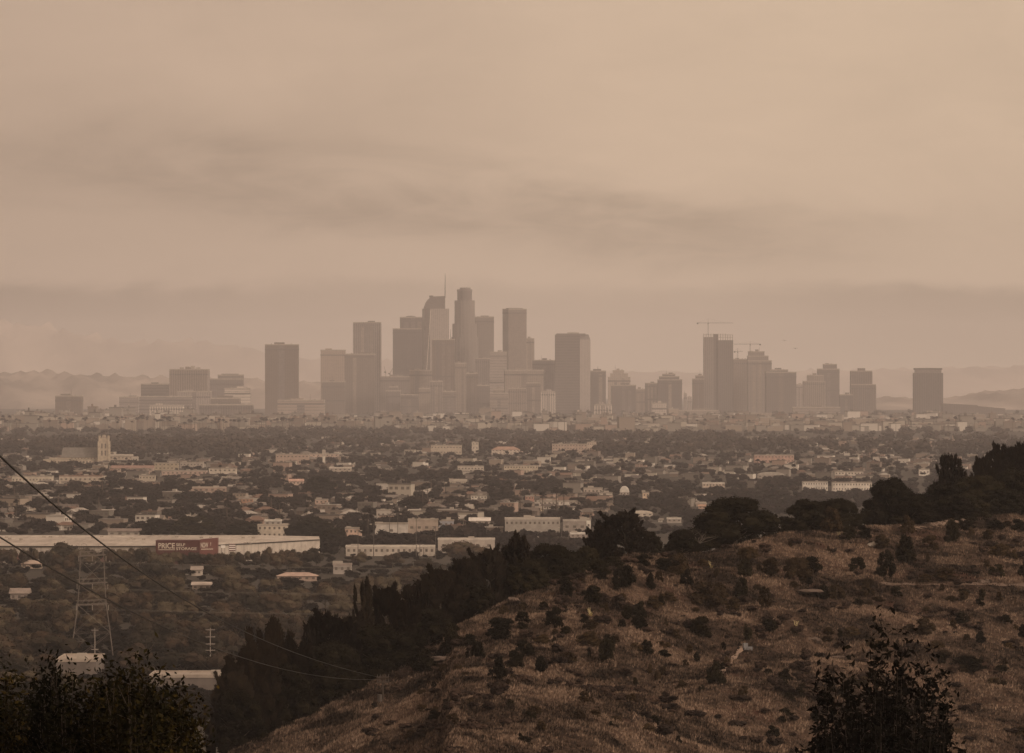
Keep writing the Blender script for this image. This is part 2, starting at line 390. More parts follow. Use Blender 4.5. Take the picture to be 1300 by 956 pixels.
upx = np.concatenate([np.arange(-4000, -300, 120), np.arange(-300, 1600, 3.0), np.arange(1600, 5000, 120)])
rows = np.concatenate([np.arange(2, 60, 6), np.arange(60, 420, 8), np.arange(420, 870, 1.0), np.arange(870, 1010, 6), np.arange(1010, 1250, 20)])
UU, YY = np.meshgrid((upx - CX) / F, rows)
ZZ = terrain(UU, YY)
fine = (ZZ > 10)
XX = UU * YY
rs = np.random.default_rng(5)
ZZ = ZZ + (0.10 * np.sin(XX * 2.1 + 3 * np.sin(YY * 0.7)) * np.sin(YY * 1.3 + XX)) * (YY > 400)
ZZ = np.maximum(ZZ, -0.6)
nr, nc = XX.shape
idx = np.arange(nr * nc).reshape(nr, nc)
Fq = np.stack([idx[:-1, :-1], idx[:-1, 1:], idx[1:, 1:], idx[1:, :-1]], -1).reshape(-1, 4)
me = np_mesh('hillside', np.stack([XX, YY, ZZ], -1).reshape(-1, 3), [Fq], M['slope'], smooth=True)
tag(link('hillside', me), kind='structure')
# the plain beyond the near terrain, and behind the look-out
sheet('ground', -8900, 8900, -400, 36300, 0.0, M['ground'])
# look-out hill behind the lens so that the side views stay on ground
def hillmesh(name, prof, D, depth, mat, dpx=6, seed=1, rough=6.0):
    """a range of hills: profile rows given in photo pixels at distance D"""
    pxs = np.arange(prof[0][0], prof[-1][0] + 1, dpx)
    top = np.interp(pxs, [p[0] for p in prof], [p[1] for p in prof])
    hz = H - (top - YH) / F * D
    rr = np.random.default_rng(seed)
    n1 = np.convolve(rr.normal(size=len(pxs) + 8), np.ones(5) / 5, 'same')[4:-4] * rough
    n2 = rr.normal(size=len(pxs)) * rough * 0.22
    hz = np.maximum(hz + n1 + n2, 3)
    ts = np.linspace(-1, 1, 15)
    V = []
    for k, tq in enumerate(ts):
        prof_t = (math.cos(tq * math.pi / 2)) ** 1.15
        for i, px in enumerate(pxs):
            y = D + tq * depth + 80 * math.sin(px * 0.06 + k)
            jit = 1 + 0.10 * math.sin(px * 0.11 + k * 1.7) + 0.06 * math.sin(px * 0.31 - k * 2.1)
            V.append((wx(px, D), y, -3 + (hz[i] + 3) * prof_t * (1 if k == 7 else jit)))
    n = len(pxs); ix = np.arange(len(ts) * n).reshape(len(ts), n)
    Fq = np.stack([ix[:-1, :-1], ix[:-1, 1:], ix[1:, 1:], ix[1:, :-1]], -1).reshape(-1, 4)
    return tag(link(name, np_mesh(name, V, [Fq], mat, smooth=True)), kind='structure')
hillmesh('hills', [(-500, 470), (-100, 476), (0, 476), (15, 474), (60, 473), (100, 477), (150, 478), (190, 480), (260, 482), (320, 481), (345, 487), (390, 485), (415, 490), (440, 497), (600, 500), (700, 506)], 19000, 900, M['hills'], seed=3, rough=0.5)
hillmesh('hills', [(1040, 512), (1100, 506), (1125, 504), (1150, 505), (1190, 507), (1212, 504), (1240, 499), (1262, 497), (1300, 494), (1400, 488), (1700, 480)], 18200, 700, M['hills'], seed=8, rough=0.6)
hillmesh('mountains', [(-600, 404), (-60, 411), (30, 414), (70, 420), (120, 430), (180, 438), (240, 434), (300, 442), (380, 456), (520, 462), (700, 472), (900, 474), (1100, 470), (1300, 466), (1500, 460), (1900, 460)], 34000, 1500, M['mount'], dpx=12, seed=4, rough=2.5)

# ------------------------------------------------------------------ skyline towers
FM = {}
FAR = 1.25
def fmat(key):
    if key in FM: return FM[key]
    tone, style = key[:2]; var = key[2] if len(key) > 2 else 1
    base = {'dk': (0.15, 0.125, 0.115), 'md': (0.235, 0.20, 0.18), 'lt': (0.37, 0.32, 0.29), 'pl': (0.55, 0.48, 0.42)}[tone]
    kv = [(0.66, 0.66, 0.70), (0.82, 0.82, 0.83), (1.02, 0.99, 0.94), (0.87, 0.80, 0.74)][var]
    base = tuple(a_ * b_ for a_, b_ in zip(base, kv))
    gl = tuple(x * 0.45 for x in base)
    if style == 'grid': r = facade('tower_%s_grid' % tone, base, gl, 6.0, 4.0, 0.62, 0.55)
    elif style == 'ribs': r = facade('tower_%s_ribs' % tone, base, gl, 6.0, 4.0, 0.5, 0.93)
    elif style == 'bands': r = facade('tower_%s_bands' % tone, base, gl, 9.0, 7.8, 0.95, 0.5)
    else: r = facade('tower_%s_glass' % tone, base, tuple(x * 0.8 for x in base), 4.5, 4.0, 0.8, 0.8, rough=0.35)
    FM[key] = r; return r

def ribs_on(b, x0, x1, y0, y1, z0, z1, step, w_=1.1, out=0.9):
    n = max(2, int((x1 - x0) / step))
    for i in range(n + 1):
        x = x0 + (x1 - x0 - w_) * i / n
        b.box(x, x + w_, y0 - out, y0 + 0.3, z0, z1)
    n = max(2, int((y1 - y0) / step))
    for i in range(n + 1):
        y = y0 + (y1 - y0 - w_) * i / n
        b.box(x0 - out, x0 + 0.3, y, y + w_, z0, z1); b.box(x1 - 0.3, x1 + out, y, y + w_, z0, z1)
def bands_on(b, x0, x1, y0, y1, z0, z1, step, h_=1.3, out=0.7):
    z = z0 + step
    while z < z1 - 1:
        b.box(x0 - out, x1 + out, y0 - out, y1 + out, z, z + h_); z += step

def tower(label, D, tiers, tone='md', style='grid', yaw=0.0, dep=0.8, cat='skyscraper', name='office_tower', extras=(), base=0.0, group=None):
    """tiers [(xl, xr, ytop)] from the ground up in photo pixels; extras [(kind, xl, xr, ytop)] on the roof"""
    D *= FAR
    vr = random.Random(label)
    xl0, xr0 = min(q[0] for q in tiers), max(q[1] for q in tiers)
    cxp = (xl0 + xr0) / 2
    root = empty(name, (wx(cxp, D), D, base), R(yaw))
    tag(root, label, cat, group)
    k = F / D; c_, s_ = math.cos(R(yaw)), abs(math.sin(R(yaw)))
    z0 = 0.0; mat = fmat((tone, style, vr.randrange(4)))
    last = None
    for i, (xl, xr, yt) in enumerate(tiers):
        Wp = (xr - xl) / k; Wd = Wp / (c_ + dep * s_); Dp = Wd * dep
        ox = ((xl + xr) / 2 - cxp) / k * c_; z1 = wz(yt, D) - base
        b = MB(); b.box(ox - Wd / 2, ox + Wd / 2, -Dp / 2, Dp / 2, z0, z1)
        b.build('shaft' if i < len(tiers) - 1 or len(tiers) == 1 else 'upper_shaft', mat, root)
        q = MB()
        if style == 'ribs': ribs_on(q, ox - Wd / 2, ox + Wd / 2, -Dp / 2, Dp / 2, z0, z1 - 3, 6.0)
        elif style == 'bands': bands_on(q, ox - Wd / 2, ox + Wd / 2, -Dp / 2, Dp / 2, z0, z1 - 3, 7.8)
        if q.v: q.build('fins' if style == 'ribs' else 'floor_bands', fmat((('lt' if tone in ('md', 'lt') else 'md'), 'glass')) if tone != 'pl' else M['trim'], root)
        if z1 - z0 > 30:
            q = MB(); nb = vr.choice([0, 1, 1, 2, 3]); bw = Wd * vr.uniform(0.10, 0.22)
            for j in range(nb):
                q = MB(); xx = ox - Wd / 2 + Wd * (j + 1) / (nb + 1) - bw / 2; q.box(xx, xx + bw, -Dp / 2 - 0.35, -Dp / 2 + 0.2, z0, z1 - vr.choice([2.5, 8, 14]))
                q.build('glass_bay', fmat((vr.choice(['dk', 'md']) if tone != 'dk' else vr.choice(['dk', 'md']), 'glass', vr.choice([0, 2]))), root)
            zz = z1 - vr.uniform(6, 14)
            for j in range(vr.choice([1, 1, 2])):
                q = MB(); q.box(ox - Wd / 2 - 0.45, ox + Wd / 2 + 0.45, -Dp / 2 - 0.45, Dp / 2 + 0.45, zz - 4, zz); q.build('mechanical_floor', fmat(('dk', 'bands', 0)), root); zz -= (z1 - z0) * 0.42
        pr = MB(); e = 0.6
        for (a0, a1, b0, b1) in ((ox - Wd / 2 - e, ox + Wd / 2 + e, -Dp / 2 - e, -Dp / 2 + 0.5), (ox - Wd / 2 - e, ox + Wd / 2 + e, Dp / 2 - 0.5, Dp / 2 + e),
                                 (ox - Wd / 2 - e, ox - Wd / 2 + 0.5, -Dp / 2 + 0.5, Dp / 2 - 0.5), (ox + Wd / 2 - 0.5, ox + Wd / 2 + e, -Dp / 2 + 0.5, Dp / 2 - 0.5)):
            pr.box(a0, a1, b0, b1, z1 - 2.0, z1 + 1.2)
        pr.build('parapet', M['concrete'], root)
        last = (ox, Wd, Dp, z1); z0 = z1 - 0.4
        if i < len(tiers) - 1: z0 = z1 - 0.4
    ox, Wd, Dp, zt = last
    if not extras:
        q = MB(); a_ = vr.uniform(-0.35, 0.0); q.box(ox + Wd * a_, ox + Wd * (a_ + vr.uniform(0.2, 0.4)), -Dp * 0.25, Dp * 0.2, zt - 0.5, zt + vr.uniform(3, 6.5)); q.build('penthouse', mat, root)
        for j in range(vr.randrange(1, 4)):
            q = MB(); xx = ox + Wd * vr.uniform(-0.42, 0.36); q.box(xx, xx + vr.uniform(1.5, 4), -Dp * 0.35, -Dp * 0.3, zt - 0.5, zt + vr.uniform(2.2, 3.5)); q.build('cooling_unit', M['concrete'], root)
        if vr.random() < 0.35:
            q = MB(); xx = ox + Wd * vr.uniform(-0.3, 0.3); q.bar((xx, 0, zt), (xx, 0, zt + vr.uniform(9, 18)), 0.5, 0.2, 5); q.build('mast', M['steel'], root)
    for ex in extras:
        kd = ex[0]
        x0, x1 = (ex[1] - cxp) / k, (ex[2] - cxp) / k
        z1 = wz(ex[3], D) - base
        b = MB()
        if kd == 'box': b.box(x0, x1, -Dp * 0.3, Dp * 0.25, zt - 1, z1); b.build('penthouse', mat, root)
        elif kd == 'dome':
            n = 10; cx_ = (x0 + x1) / 2; rr = (x1 - x0) / 2
            for j in range(4):
                a0, a1 = j / 4 * math.pi / 2, (j + 1) / 4 * math.pi / 2
                b.prism([(cx_ + math.cos(a0) * rr * math.cos(2 * math.pi * q / n), math.cos(a0) * rr * math.sin(2 * math.pi * q / n)) for q in range(n)],
                        zt + (z1 - zt) * math.sin(a0) - (0.2 if j else 1), zt + (z1 - zt) * math.sin(a1), top=[(cx_ + math.cos(a1) * rr * math.cos(2 * math.pi * q / n) + 1e-3, math.cos(a1) * rr * math.sin(2 * math.pi * q / n)) for q in range(n)])
            b.build('dome_roof', mat, root)
        elif kd == 'mast': b.bar(((x0 + x1) / 2, 0, zt - 1), ((x0 + x1) / 2, 0, z1), 0.9, 0.4); b.build('mast', M['steel'], root)
        elif kd == 'tanks':
            n = int(ex[4])
            for j in range(n):
                c0 = x0 + (x1 - x0) * (j + 0.1) / n; c1 = x0 + (x1 - x0) * (j + 0.75) / n
                b.box(c0, c1, -Dp * 0.2, Dp * 0.1, zt - 1, zt + (z1 - zt) * (0.6 + 0.4 * ((j * 7) % 3) / 2))
            b.build('roof_plant', M['concrete'], root)
    return root

DT = 12000
T = tower
# west of downtown, left part of the picture
T('low grey slab block directly left of the ribbed wide block', 11200, [(178, 216, 487.5)], 'dk', 'bands', 4, cat='office block', name='office_block')
T('wide block with vertical ribs and roof plant, left of the lone dark tower', 11100, [(216, 265.5, 469)], 'md', 'ribs', -3, 0.5, 'office block', 'office_block', [('tanks', 228, 256, 464.5, 4), ('box', 236, 243, 466)])
T('stepped brown block adjoining the right side of the ribbed wide block', 11400, [(265, 310, 481), (276, 310, 476)], 'md', 'grid', 3, 0.6, 'office block', 'office_block', [('box', 281, 303, 474.5)])
T('pale ribbed podium in front of the ribbed wide block', 10800, [(226, 268, 497)], 'lt', 'ribs', 0, 0.5, 'office block', 'office_block')
T('pale parking structure with open decks below the stepped brown block', 10900, [(285, 318, 493)], 'pl', 'bands', 2, 0.6, 'parking garage', 'parking_garage')
T('long grey low slab beneath the low grey slab block', 10700, [(176, 243, 503.5)], 'md', 'bands', 0, 0.4, 'office block', 'office_block')
T('small striped pale block left of the long grey low slab', 10600, [(152, 176, 504)], 'lt', 'bands', 0, 0.7, 'office block', 'office_block')
T('plain brown block standing alone among low roofs on the far left', 10400, [(71, 105, 502.5)], 'dk', 'grid', -2, 0.6, 'office block', 'office_block')
T('low dark roofed block peeking over the white finned building', 10500, [(268, 305, 505.5)], 'dk', 'grid', 0, 0.5, 'office block', 'office_block', [('box', 276, 296, 502)])
T('long pale building with bright vertical piers left of the white finned building', 10000, [(191, 233, 515)], 'pl', 'ribs', 0, 0.4, 'office block', 'office_block')
T('squat building of white vertical fins under a flat roof edge', 10000, [(253, 322, 513.5)], 'dk', 'ribs', 2, 0.35, 'office block', 'office_block')
T('lone broad dark tower well left of the downtown cluster', 10900, [(337, 379, 437.5)], 'dk', 'grid', 0, 0.6, name='dark_tower')
T('wide pale striped podium at the foot of the lone dark tower', 10600, [(353, 412, 508)], 'lt', 'bands', 0, 0.5, 'office block', 'office_block')
# downtown cluster
T('pale grid tower at the left end of the downtown cluster', DT, [(407.5, 438.5, 444.5)], 'lt', 'grid', 0, 0.9)
T('dark block standing before the lower half of the leftmost downtown tower', 11500, [(408.5, 438, 484.5)], 'dk', 'grid', 0, 0.8)
T('shorter dark tower between the pale grid tower and the ribbed tower', 11800, [(438, 476, 449.5)], 'dk', 'grid', 0, 0.7)
T('tall tower of vertical ribs with a thin pale crown, left downtown', 12100, [(449, 483.5, 409.5)], 'md', 'ribs', 0, 0.9, extras=[('box', 467, 476, 407.5)])
T('low broad mass filling the gap right of the ribbed tower', 11700, [(483, 536, 478)], 'md', 'grid', 0, 0.5)
T('stepped dark tower rising just left of the spired tower', 12200, [(499, 539, 417.5), (508, 541, 403)], 'dk', 'grid', 0, 0.8, extras=[('dome', 514, 529, 400.8)])
T('plain dark block low in front of the spired tower', 11500, [(549, 577, 431)], 'dk', 'grid', 0, 0.9, extras=[('mast', 571, 573, 418)])
T('lower grey block left of the spired tower base', 11600, [(520, 549, 470)], 'md', 'grid', 0, 0.8)
T('broad flat topped tower just right of the round crowned tower', 12300, [(596, 627, 402.5)], 'md', 'grid', 0, 0.8)
T('pale tower of fine horizontal stripes in the middle of downtown', 11700, [(622, 643.5, 447)], 'lt', 'bands', 0, 0.9)
T('narrow grey tower left of the horizontally striped tower', 11800, [(603, 622, 455)], 'md', 'ribs', 0, 0.9)
T('dark double faced tower with a pale roof line, right of centre', 12100, [(638, 668.5, 392.5)], 'dk', 'glass', 20, 0.9, extras=[('box', 644, 662, 391)])
T('pale slim tower hugging the right side of the dark double faced tower', 12150, [(668, 678, 430)], 'lt', 'ribs', 0, 0.9)
T('mid height block right of the dark double faced tower', 11900, [(676, 706, 457.5)], 'md', 'grid', 0, 0.8)
T('low grey building in front of the dark double faced tower', 11500, [(640, 690, 470)], 'md', 'grid', 3, 0.5)
T('short building with light vertical stripes low in front of the cluster', 11300, [(687, 704.5, 497)], 'pl', 'ribs', 0, 0.8, 'office block', 'office_block')
T('slim block directly under the round crowned tower', 11400, [(578, 592, 461)], 'md', 'grid', 0, 0.8)
T('short block beside the slim one under the round crowned tower', 11300, [(592, 607, 474)], 'dk', 'ribs', 0, 0.8)
T('squat dark block under the striped tower', 11250, [(606, 622, 489)], 'dk', 'grid', 0, 0.8)
T('stepped pale block under the striped tower', 11200, [(622, 645, 499), (626, 640, 494)], 'md', 'bands', 0, 0.6)
T('low ribbed block under the dark double faced tower', 11200, [(645, 668, 493)], 'md', 'ribs', 0, 0.6)
T('low plain block left of the light striped building', 11250, [(668, 686, 486)], 'dk', 'grid', 0, 0.6)
T('low block under the left edge of the spired tower', 11250, [(532, 546, 493)], 'md', 'grid', 0, 0.8)
T('mid height block under the middle of the spired tower', 11300, [(546, 562, 484)], 'md', 'ribs', 0, 0.8)
T('low dark block between the spired and round crowned towers', 11200, [(562, 579, 497)], 'dk', 'bands', 0, 0.8)
T('small stepped block low right of the ribbed tower', 11300, [(490, 508, 496), (494, 505, 491)], 'md', 'grid', 0, 0.8)
T('small dark block low left of the plain dark block', 11250, [(509, 531, 501)], 'dk', 'grid', 0, 0.7)
T('block with a roof mast just right of the broad rounded shoulder tower', 11900, [(749, 769, 471)], 'dk', 'grid', 0, 0.9, extras=[('mast', 758, 760, 465), ('box', 753, 763, 468.5)])
T('pale stepped tower with a small pyramid of setbacks', 12300, [(772, 800, 479), (775, 797, 474.5), (778, 792, 470.5)], 'lt', 'grid', 0, 0.8)
T('darker slab in front of the pale stepped tower', 11700, [(776, 807, 489)], 'dk', 'grid', 0, 0.8)
T('low hazy block right of the darker slab', 12500, [(806, 819, 494)], 'md', 'grid', 0, 0.8)
T('dark block adjoining the left side of the cut cornered tower', 11900, [(819, 836, 486.5)], 'dk', 'grid', 0, 0.8)
T('broad tower with cut top corners standing alone right of the cluster', 11800, [(835, 865.5, 482), (837, 862, 478), (841, 857, 475)], 'dk', 'grid', 0, 0.8)
T('slim pale far tower in the gap left of the crane topped tower', 13600, [(868, 872, 500)], 'lt', 'grid', 0, 1.0)
T('second slim pale far tower in the gap, slightly shorter', 13700, [(873, 878, 504)], 'lt', 'grid', 0, 1.0)
T('short stepped block against the left side of the crane topped tower', 11900, [(879, 893.5, 481), (883, 893.5, 477)], 'dk', 'grid', 0, 0.9)
T('wide pale tower between the two crane clusters', 12200, [(930, 952, 456)], 'md', 'ribs', 0, 0.9)
T('stepped tower carrying a crane beside the tall unfinished tower', 12100, [(949, 979, 458), (949, 975, 452), (950, 970, 446.5)], 'md', 'grid', 0, 0.9)
T('broad dark tower with a gently sloping top right of the stepped tower', 11800, [(972, 1010, 472.5), (978, 1000, 469.5)], 'dk', 'grid', 0, 0.8)
T('pale narrow far building in the gap right of the broad dark tower', 13000, [(1011, 1021, 488)], 'lt', 'grid', 0, 1.0)
T('pale stepped tower left of the tall dark brown one on the right', 12100, [(1020, 1047, 484), (1025, 1045, 476.5)], 'md', 'ribs', 0, 0.8)
T('tall brown tower with a small left setback, right part of the skyline', 12300, [(1038, 1065, 468.5), (1045, 1062, 462.5)], 'dk', 'grid', 0, 0.9)
T('low block in front left of the stepped twin roof tower', 11600, [(1066, 1082, 501)], 'dk', 'grid', 0, 0.9)
T('tower with a small raised middle roof and a lower right wing', 11900, [(1080, 1111, 488), (1080, 1106.5, 471)], 'dk', 'ribs', 0, 0.8, extras=[('box', 1089, 1098, 467.5)])
T('small square block low beside the last tower', 10700, [(1177, 1184, 522)], 'dk', 'grid', 0, 1, 'office block', 'office_block')
T('white fronted building with dark window strips below downtown, right of centre', 10400, [(755, 776, 513.5)], 'pl', 'ribs', 0, 0.6, 'office block', 'office_block')
T('small bright white tower house low below downtown', 10200, [(732, 738, 524)], 'pl', 'grid', 0, 1, 'office block', 'office_block')
T('pale boxy building with square openings in front of the cut cornered tower', 10900, [(828, 846, 512)], 'pl', 'grid', 0, 0.6, 'office block', 'office_block')
T('wide low hazy podium below the crane topped tower', 11100, [(862, 912, 521)], 'md', 'grid', 0, 0.4, 'office block', 'office_block')
T('long low podium below the stepped tower with the crane', 11200, [(925, 1010, 526)], 'md', 'bands', 0, 0.3, 'office block', 'office_block')
T('long flat roofed block at the foot of the pale stepped tower on the right', 11200, [(1006, 1066, 517)], 'md', 'bands', 0, 0.3, 'office block', 'office_block')

# spired sail shaped tower
def spired_tower():
    D = 12000 * FAR; k = F / D; cxp = 553.0
    root = tag(empty('spired_tower', (wx(cxp, D), D, 0)), 'glass tower with a sail shaped crown and a thin spire', 'skyscraper')
    X = lambda p: (p - cxp) / k
    m1, m2 = fmat(('dk', 'glass')), fmat(('lt', 'ribs'))
    b = MB(); b.prism([(X(536), 0), (X(539), -22), (X(546), -26), (X(546), 24), (X(536), 20)], 0, wz(392, D)); b.build('left_shaft', m1, root)
    b = MB(); b.prism([(X(546.05), -25), (X(570), -18), (X(570), 20), (X(546.05), 24)], 0, wz(392, D)); b.build('right_shaft', m2, root)  # lighter tone paints the sun on this right facet
    # curved crown: slices whose height follows the sail
    xs = [538, 540, 543, 547, 551, 556, 565.2]; ys = [391, 385, 380.5, 377.5, 376.5, 376.3, 376.0]
    b = MB(); zb = wz(392, D) - 0.5
    for i in range(len(xs) - 1):
        b.prism([(X(xs[i]), -14), (X(xs[i + 1]) - 0.02, -14), (X(xs[i + 1]) - 0.02, 14), (X(xs[i]), 14)], zb, [wz(ys[i], D), wz(ys[i + 1], D), wz(ys[i + 1], D), wz(ys[i], D)])
    b.build('sail_crown', m1, root)
    b = MB(); b.box(X(545), X(550), -5, 5, wz(378, D), wz(375.2, D)); b.build('crown_lattice', M['steel'], root)
    b = MB(); b.bar((X(565), 0, wz(378, D)), (X(565.2), 0, wz(347, D)), 1.5, 0.7, 6); b.build('spire', M['dark'], root)
    # slanted bright edge down the front
    b = MB(); b.bar((X(547), -26.5, wz(394, D)), (X(538.5), -23.5, wz(520, D)), 0.9, 0.9, 4); b.build('edge_light_strip', M['trim'], root)
spired_tower()

def round_tower():
    D = 12250 * FAR; k = F / D; cxp = 590.0
    root = tag(empty('round_crowned_tower', (wx(cxp, D), D, 0)), 'tallest round tower with stepped shoulders and a cylindrical crown', 'skyscraper')
    def cyl(xl, xr, yt, yb, nm, mat, n=20, taper=1.0):
        r = (xr - xl) / 2 / k; c = ((xl + xr) / 2 - cxp) / k
        P = [(c + r * math.cos(2 * math.pi * i / n), r * math.sin(2 * math.pi * i / n)) for i in range(n)]
        Q = [(c + (p[0] - c) * taper, p[1] * taper) for p in P]
        b = MB(); b.prism(P, max(0, wz(yb, D)), wz(yt, D), top=Q); b.build(nm, mat, root)
    m_ = fmat(('md', 'ribs')); m2 = fmat(('dk', 'ribs'))
    cyl(573, 607, 428, 540, 'lower_shaft', m_)
    cyl(574.3, 605.5, 411, 428.2, 'middle_shaft', m_)
    cyl(577, 602.8, 381.5, 411.3, 'shaft', m_)
    cyl(580.5, 599.2, 369.5, 382, 'crown', m2, 24)
    cyl(580.0, 599.8, 367.5, 369.8, 'crown_rim', m_, 24)
    cyl(583.5, 597.5, 365.2, 367.8, 'helipad', m_, 24, 0.98)
round_tower()

def shoulder_tower():
    D = 11800 * FAR; k = F / D; cxp = 727.0
    root = tag(empty('shouldered_tower', (wx(cxp, D), D, 0)), 'broad tower with rounded shoulders and a lighter right facet', 'skyscraper')
    X = lambda p: (p - cxp) / k
    b = MB(); b.box(X(704.5), X(736), -20, 20, 0, wz(425, D)); b.build('front_shaft', fmat(('dk', 'bands')), root)
    b = MB(); b.prism([(X(736.1), -19), (X(749.5), -6), (X(749.5), 20), (X(736.1), 20)], 0, wz(431, D)); b.build('right_shaft', fmat(('lt', 'ribs')), root)  # sunlit side put into the colour as a lighter facade
    b = MB(); b.prism([(X(736.1), -18), (X(749.3), -6), (X(749.3), 19), (X(736.1), 19)], wz(431.2, D), wz(424.6, D), top=[(X(736.1), -18), (X(747), -6), (X(747), 19), (X(736.1), 19)]); b.build('shoulder', fmat(('dk', 'glass')), root)
    b = MB(); b.prism([(X(704.5), -18), (X(744), -18), (X(744), 18), (X(704.5), 18)], wz(425.3, D), wz(423.4, D), top=[(X(707), -17), (X(743), -17), (X(743), 17), (X(707), 17)]); b.build('roof_edge', fmat(('dk', 'glass')), root)
    b = MB(); b.box(X(720), X(735), -8, 8, wz(424, D), wz(422, D)); b.build('penthouse', M['concrete'], root)
shoulder_tower()

def unfinished_tower():
    D = 11950 * FAR; k = F / D; cxp = 911.5
    root = tag(empty('unfinished_tower', (wx(cxp, D), D, 0)), 'tall unfinished tower with bare frame top beneath the long crane', 'skyscraper')
    X = lambda p: (p - cxp) / k
    b = MB(); b.box(X(893), X(906), -16, 18, 0, wz(428, D)); b.build('left_shaft', fmat(('md', 'ribs')), root)
    b = MB(); b.box(X(906.1), X(911), -12, 18, 0, wz(424, D)); b.build('core', fmat(('dk', 'grid')), root)
    b = MB(); b.box(X(911.1), X(930.5), -16, 18, 0, wz(432, D)); b.build('right_shaft', fmat(('dk', 'ribs')), root)
    b = MB()
    for x in np.linspace(893.4, 930, 13):
        if 906 < x < 911: continue
        for y in (-15, 0, 16): b.bar((X(x), y, wz(432.5, D)), (X(x), y, wz(423.5 if x < 922 else 425, D)), 0.5, n=4)
    for z in (428.5, 425.2): b.box(X(911.2), X(930.3), -15.6, 17.5, wz(z, D), wz(z, D) + 0.8)
    b.box(X(893.2), X(905.9), -15.6, 17.5, wz(425.2, D), wz(425.2, D) + 0.8)
    b.build('bare_frame', M['concrete'], root)
unfinished_tower()

def capped_tower():
    D = 10900 * FAR; k = F / D; cxp = 1178.0
    root = tag(empty('capped_tower', (wx(cxp, D), D, 0)), 'lone dark tower with an overhanging cap at the right end of the skyline', 'skyscraper')
    X = lambda p: (p - cxp) / k; m_ = fmat(('dk', 'ribs'))
    b = MB(); b.box(X(1159.7), X(1196.3), -18, 18, 0, wz(473.5, D)); ribs_on(b, X(1159.7), X(1196.3), -18, 18, 0, wz(474, D), 5.0, 0.9, 0.6); b.build('shaft', m_, root)
    b = MB(); b.box(X(1161.5), X(1194.5), -16, 16, wz(473.8, D), wz(469.3, D)); b.build('recess', fmat(('md', 'glass')), root)
    b = MB(); b.box(X(1160.4), X(1195.6), -17.5, 17.5, wz(469.4, D), wz(467.2, D)); b.build('cap', m_, root)
capped_tower()

def sloped_block():
    D = 10700 * FAR; k = F / D; cxp = 1236.0
    root = tag(empty('sloped_roof_block', (wx(cxp, D), D, 0)), 'long low block with a sloping roof right of the lone capped tower', 'office block')
    X = lambda p: (p - cxp) / k; m_ = fmat(('dk', 'grid'))
    b = MB(); b.prism([(X(1196), -25), (X(1240), -25), (X(1240), 25), (X(1196), 25)], 0, [wz(512, D), wz(514.5, D), wz(514.5, D), wz(512, D)]); b.build('left_wing', m_, root)
    b = MB(); b.prism([(X(1240.1), -24), (X(1275), -24), (X(1275), 25), (X(1240.1), 25)], 0, [wz(515.5, D), wz(518.5, D), wz(518.5, D), wz(515.5, D)]); b.build('right_wing', m_, root)
    b = MB(); b.box(X(1217), X(1231), -45, -26, 0, wz(526, D)); b.build('front_annexe', fmat(('pl', 'grid')), root)
    b = MB(); b.box(X(1231.2), X(1243), -46, -26, 0, wz(527, D)); b.build('entrance_block', fmat(('dk', 'grid')), root)
sloped_block()

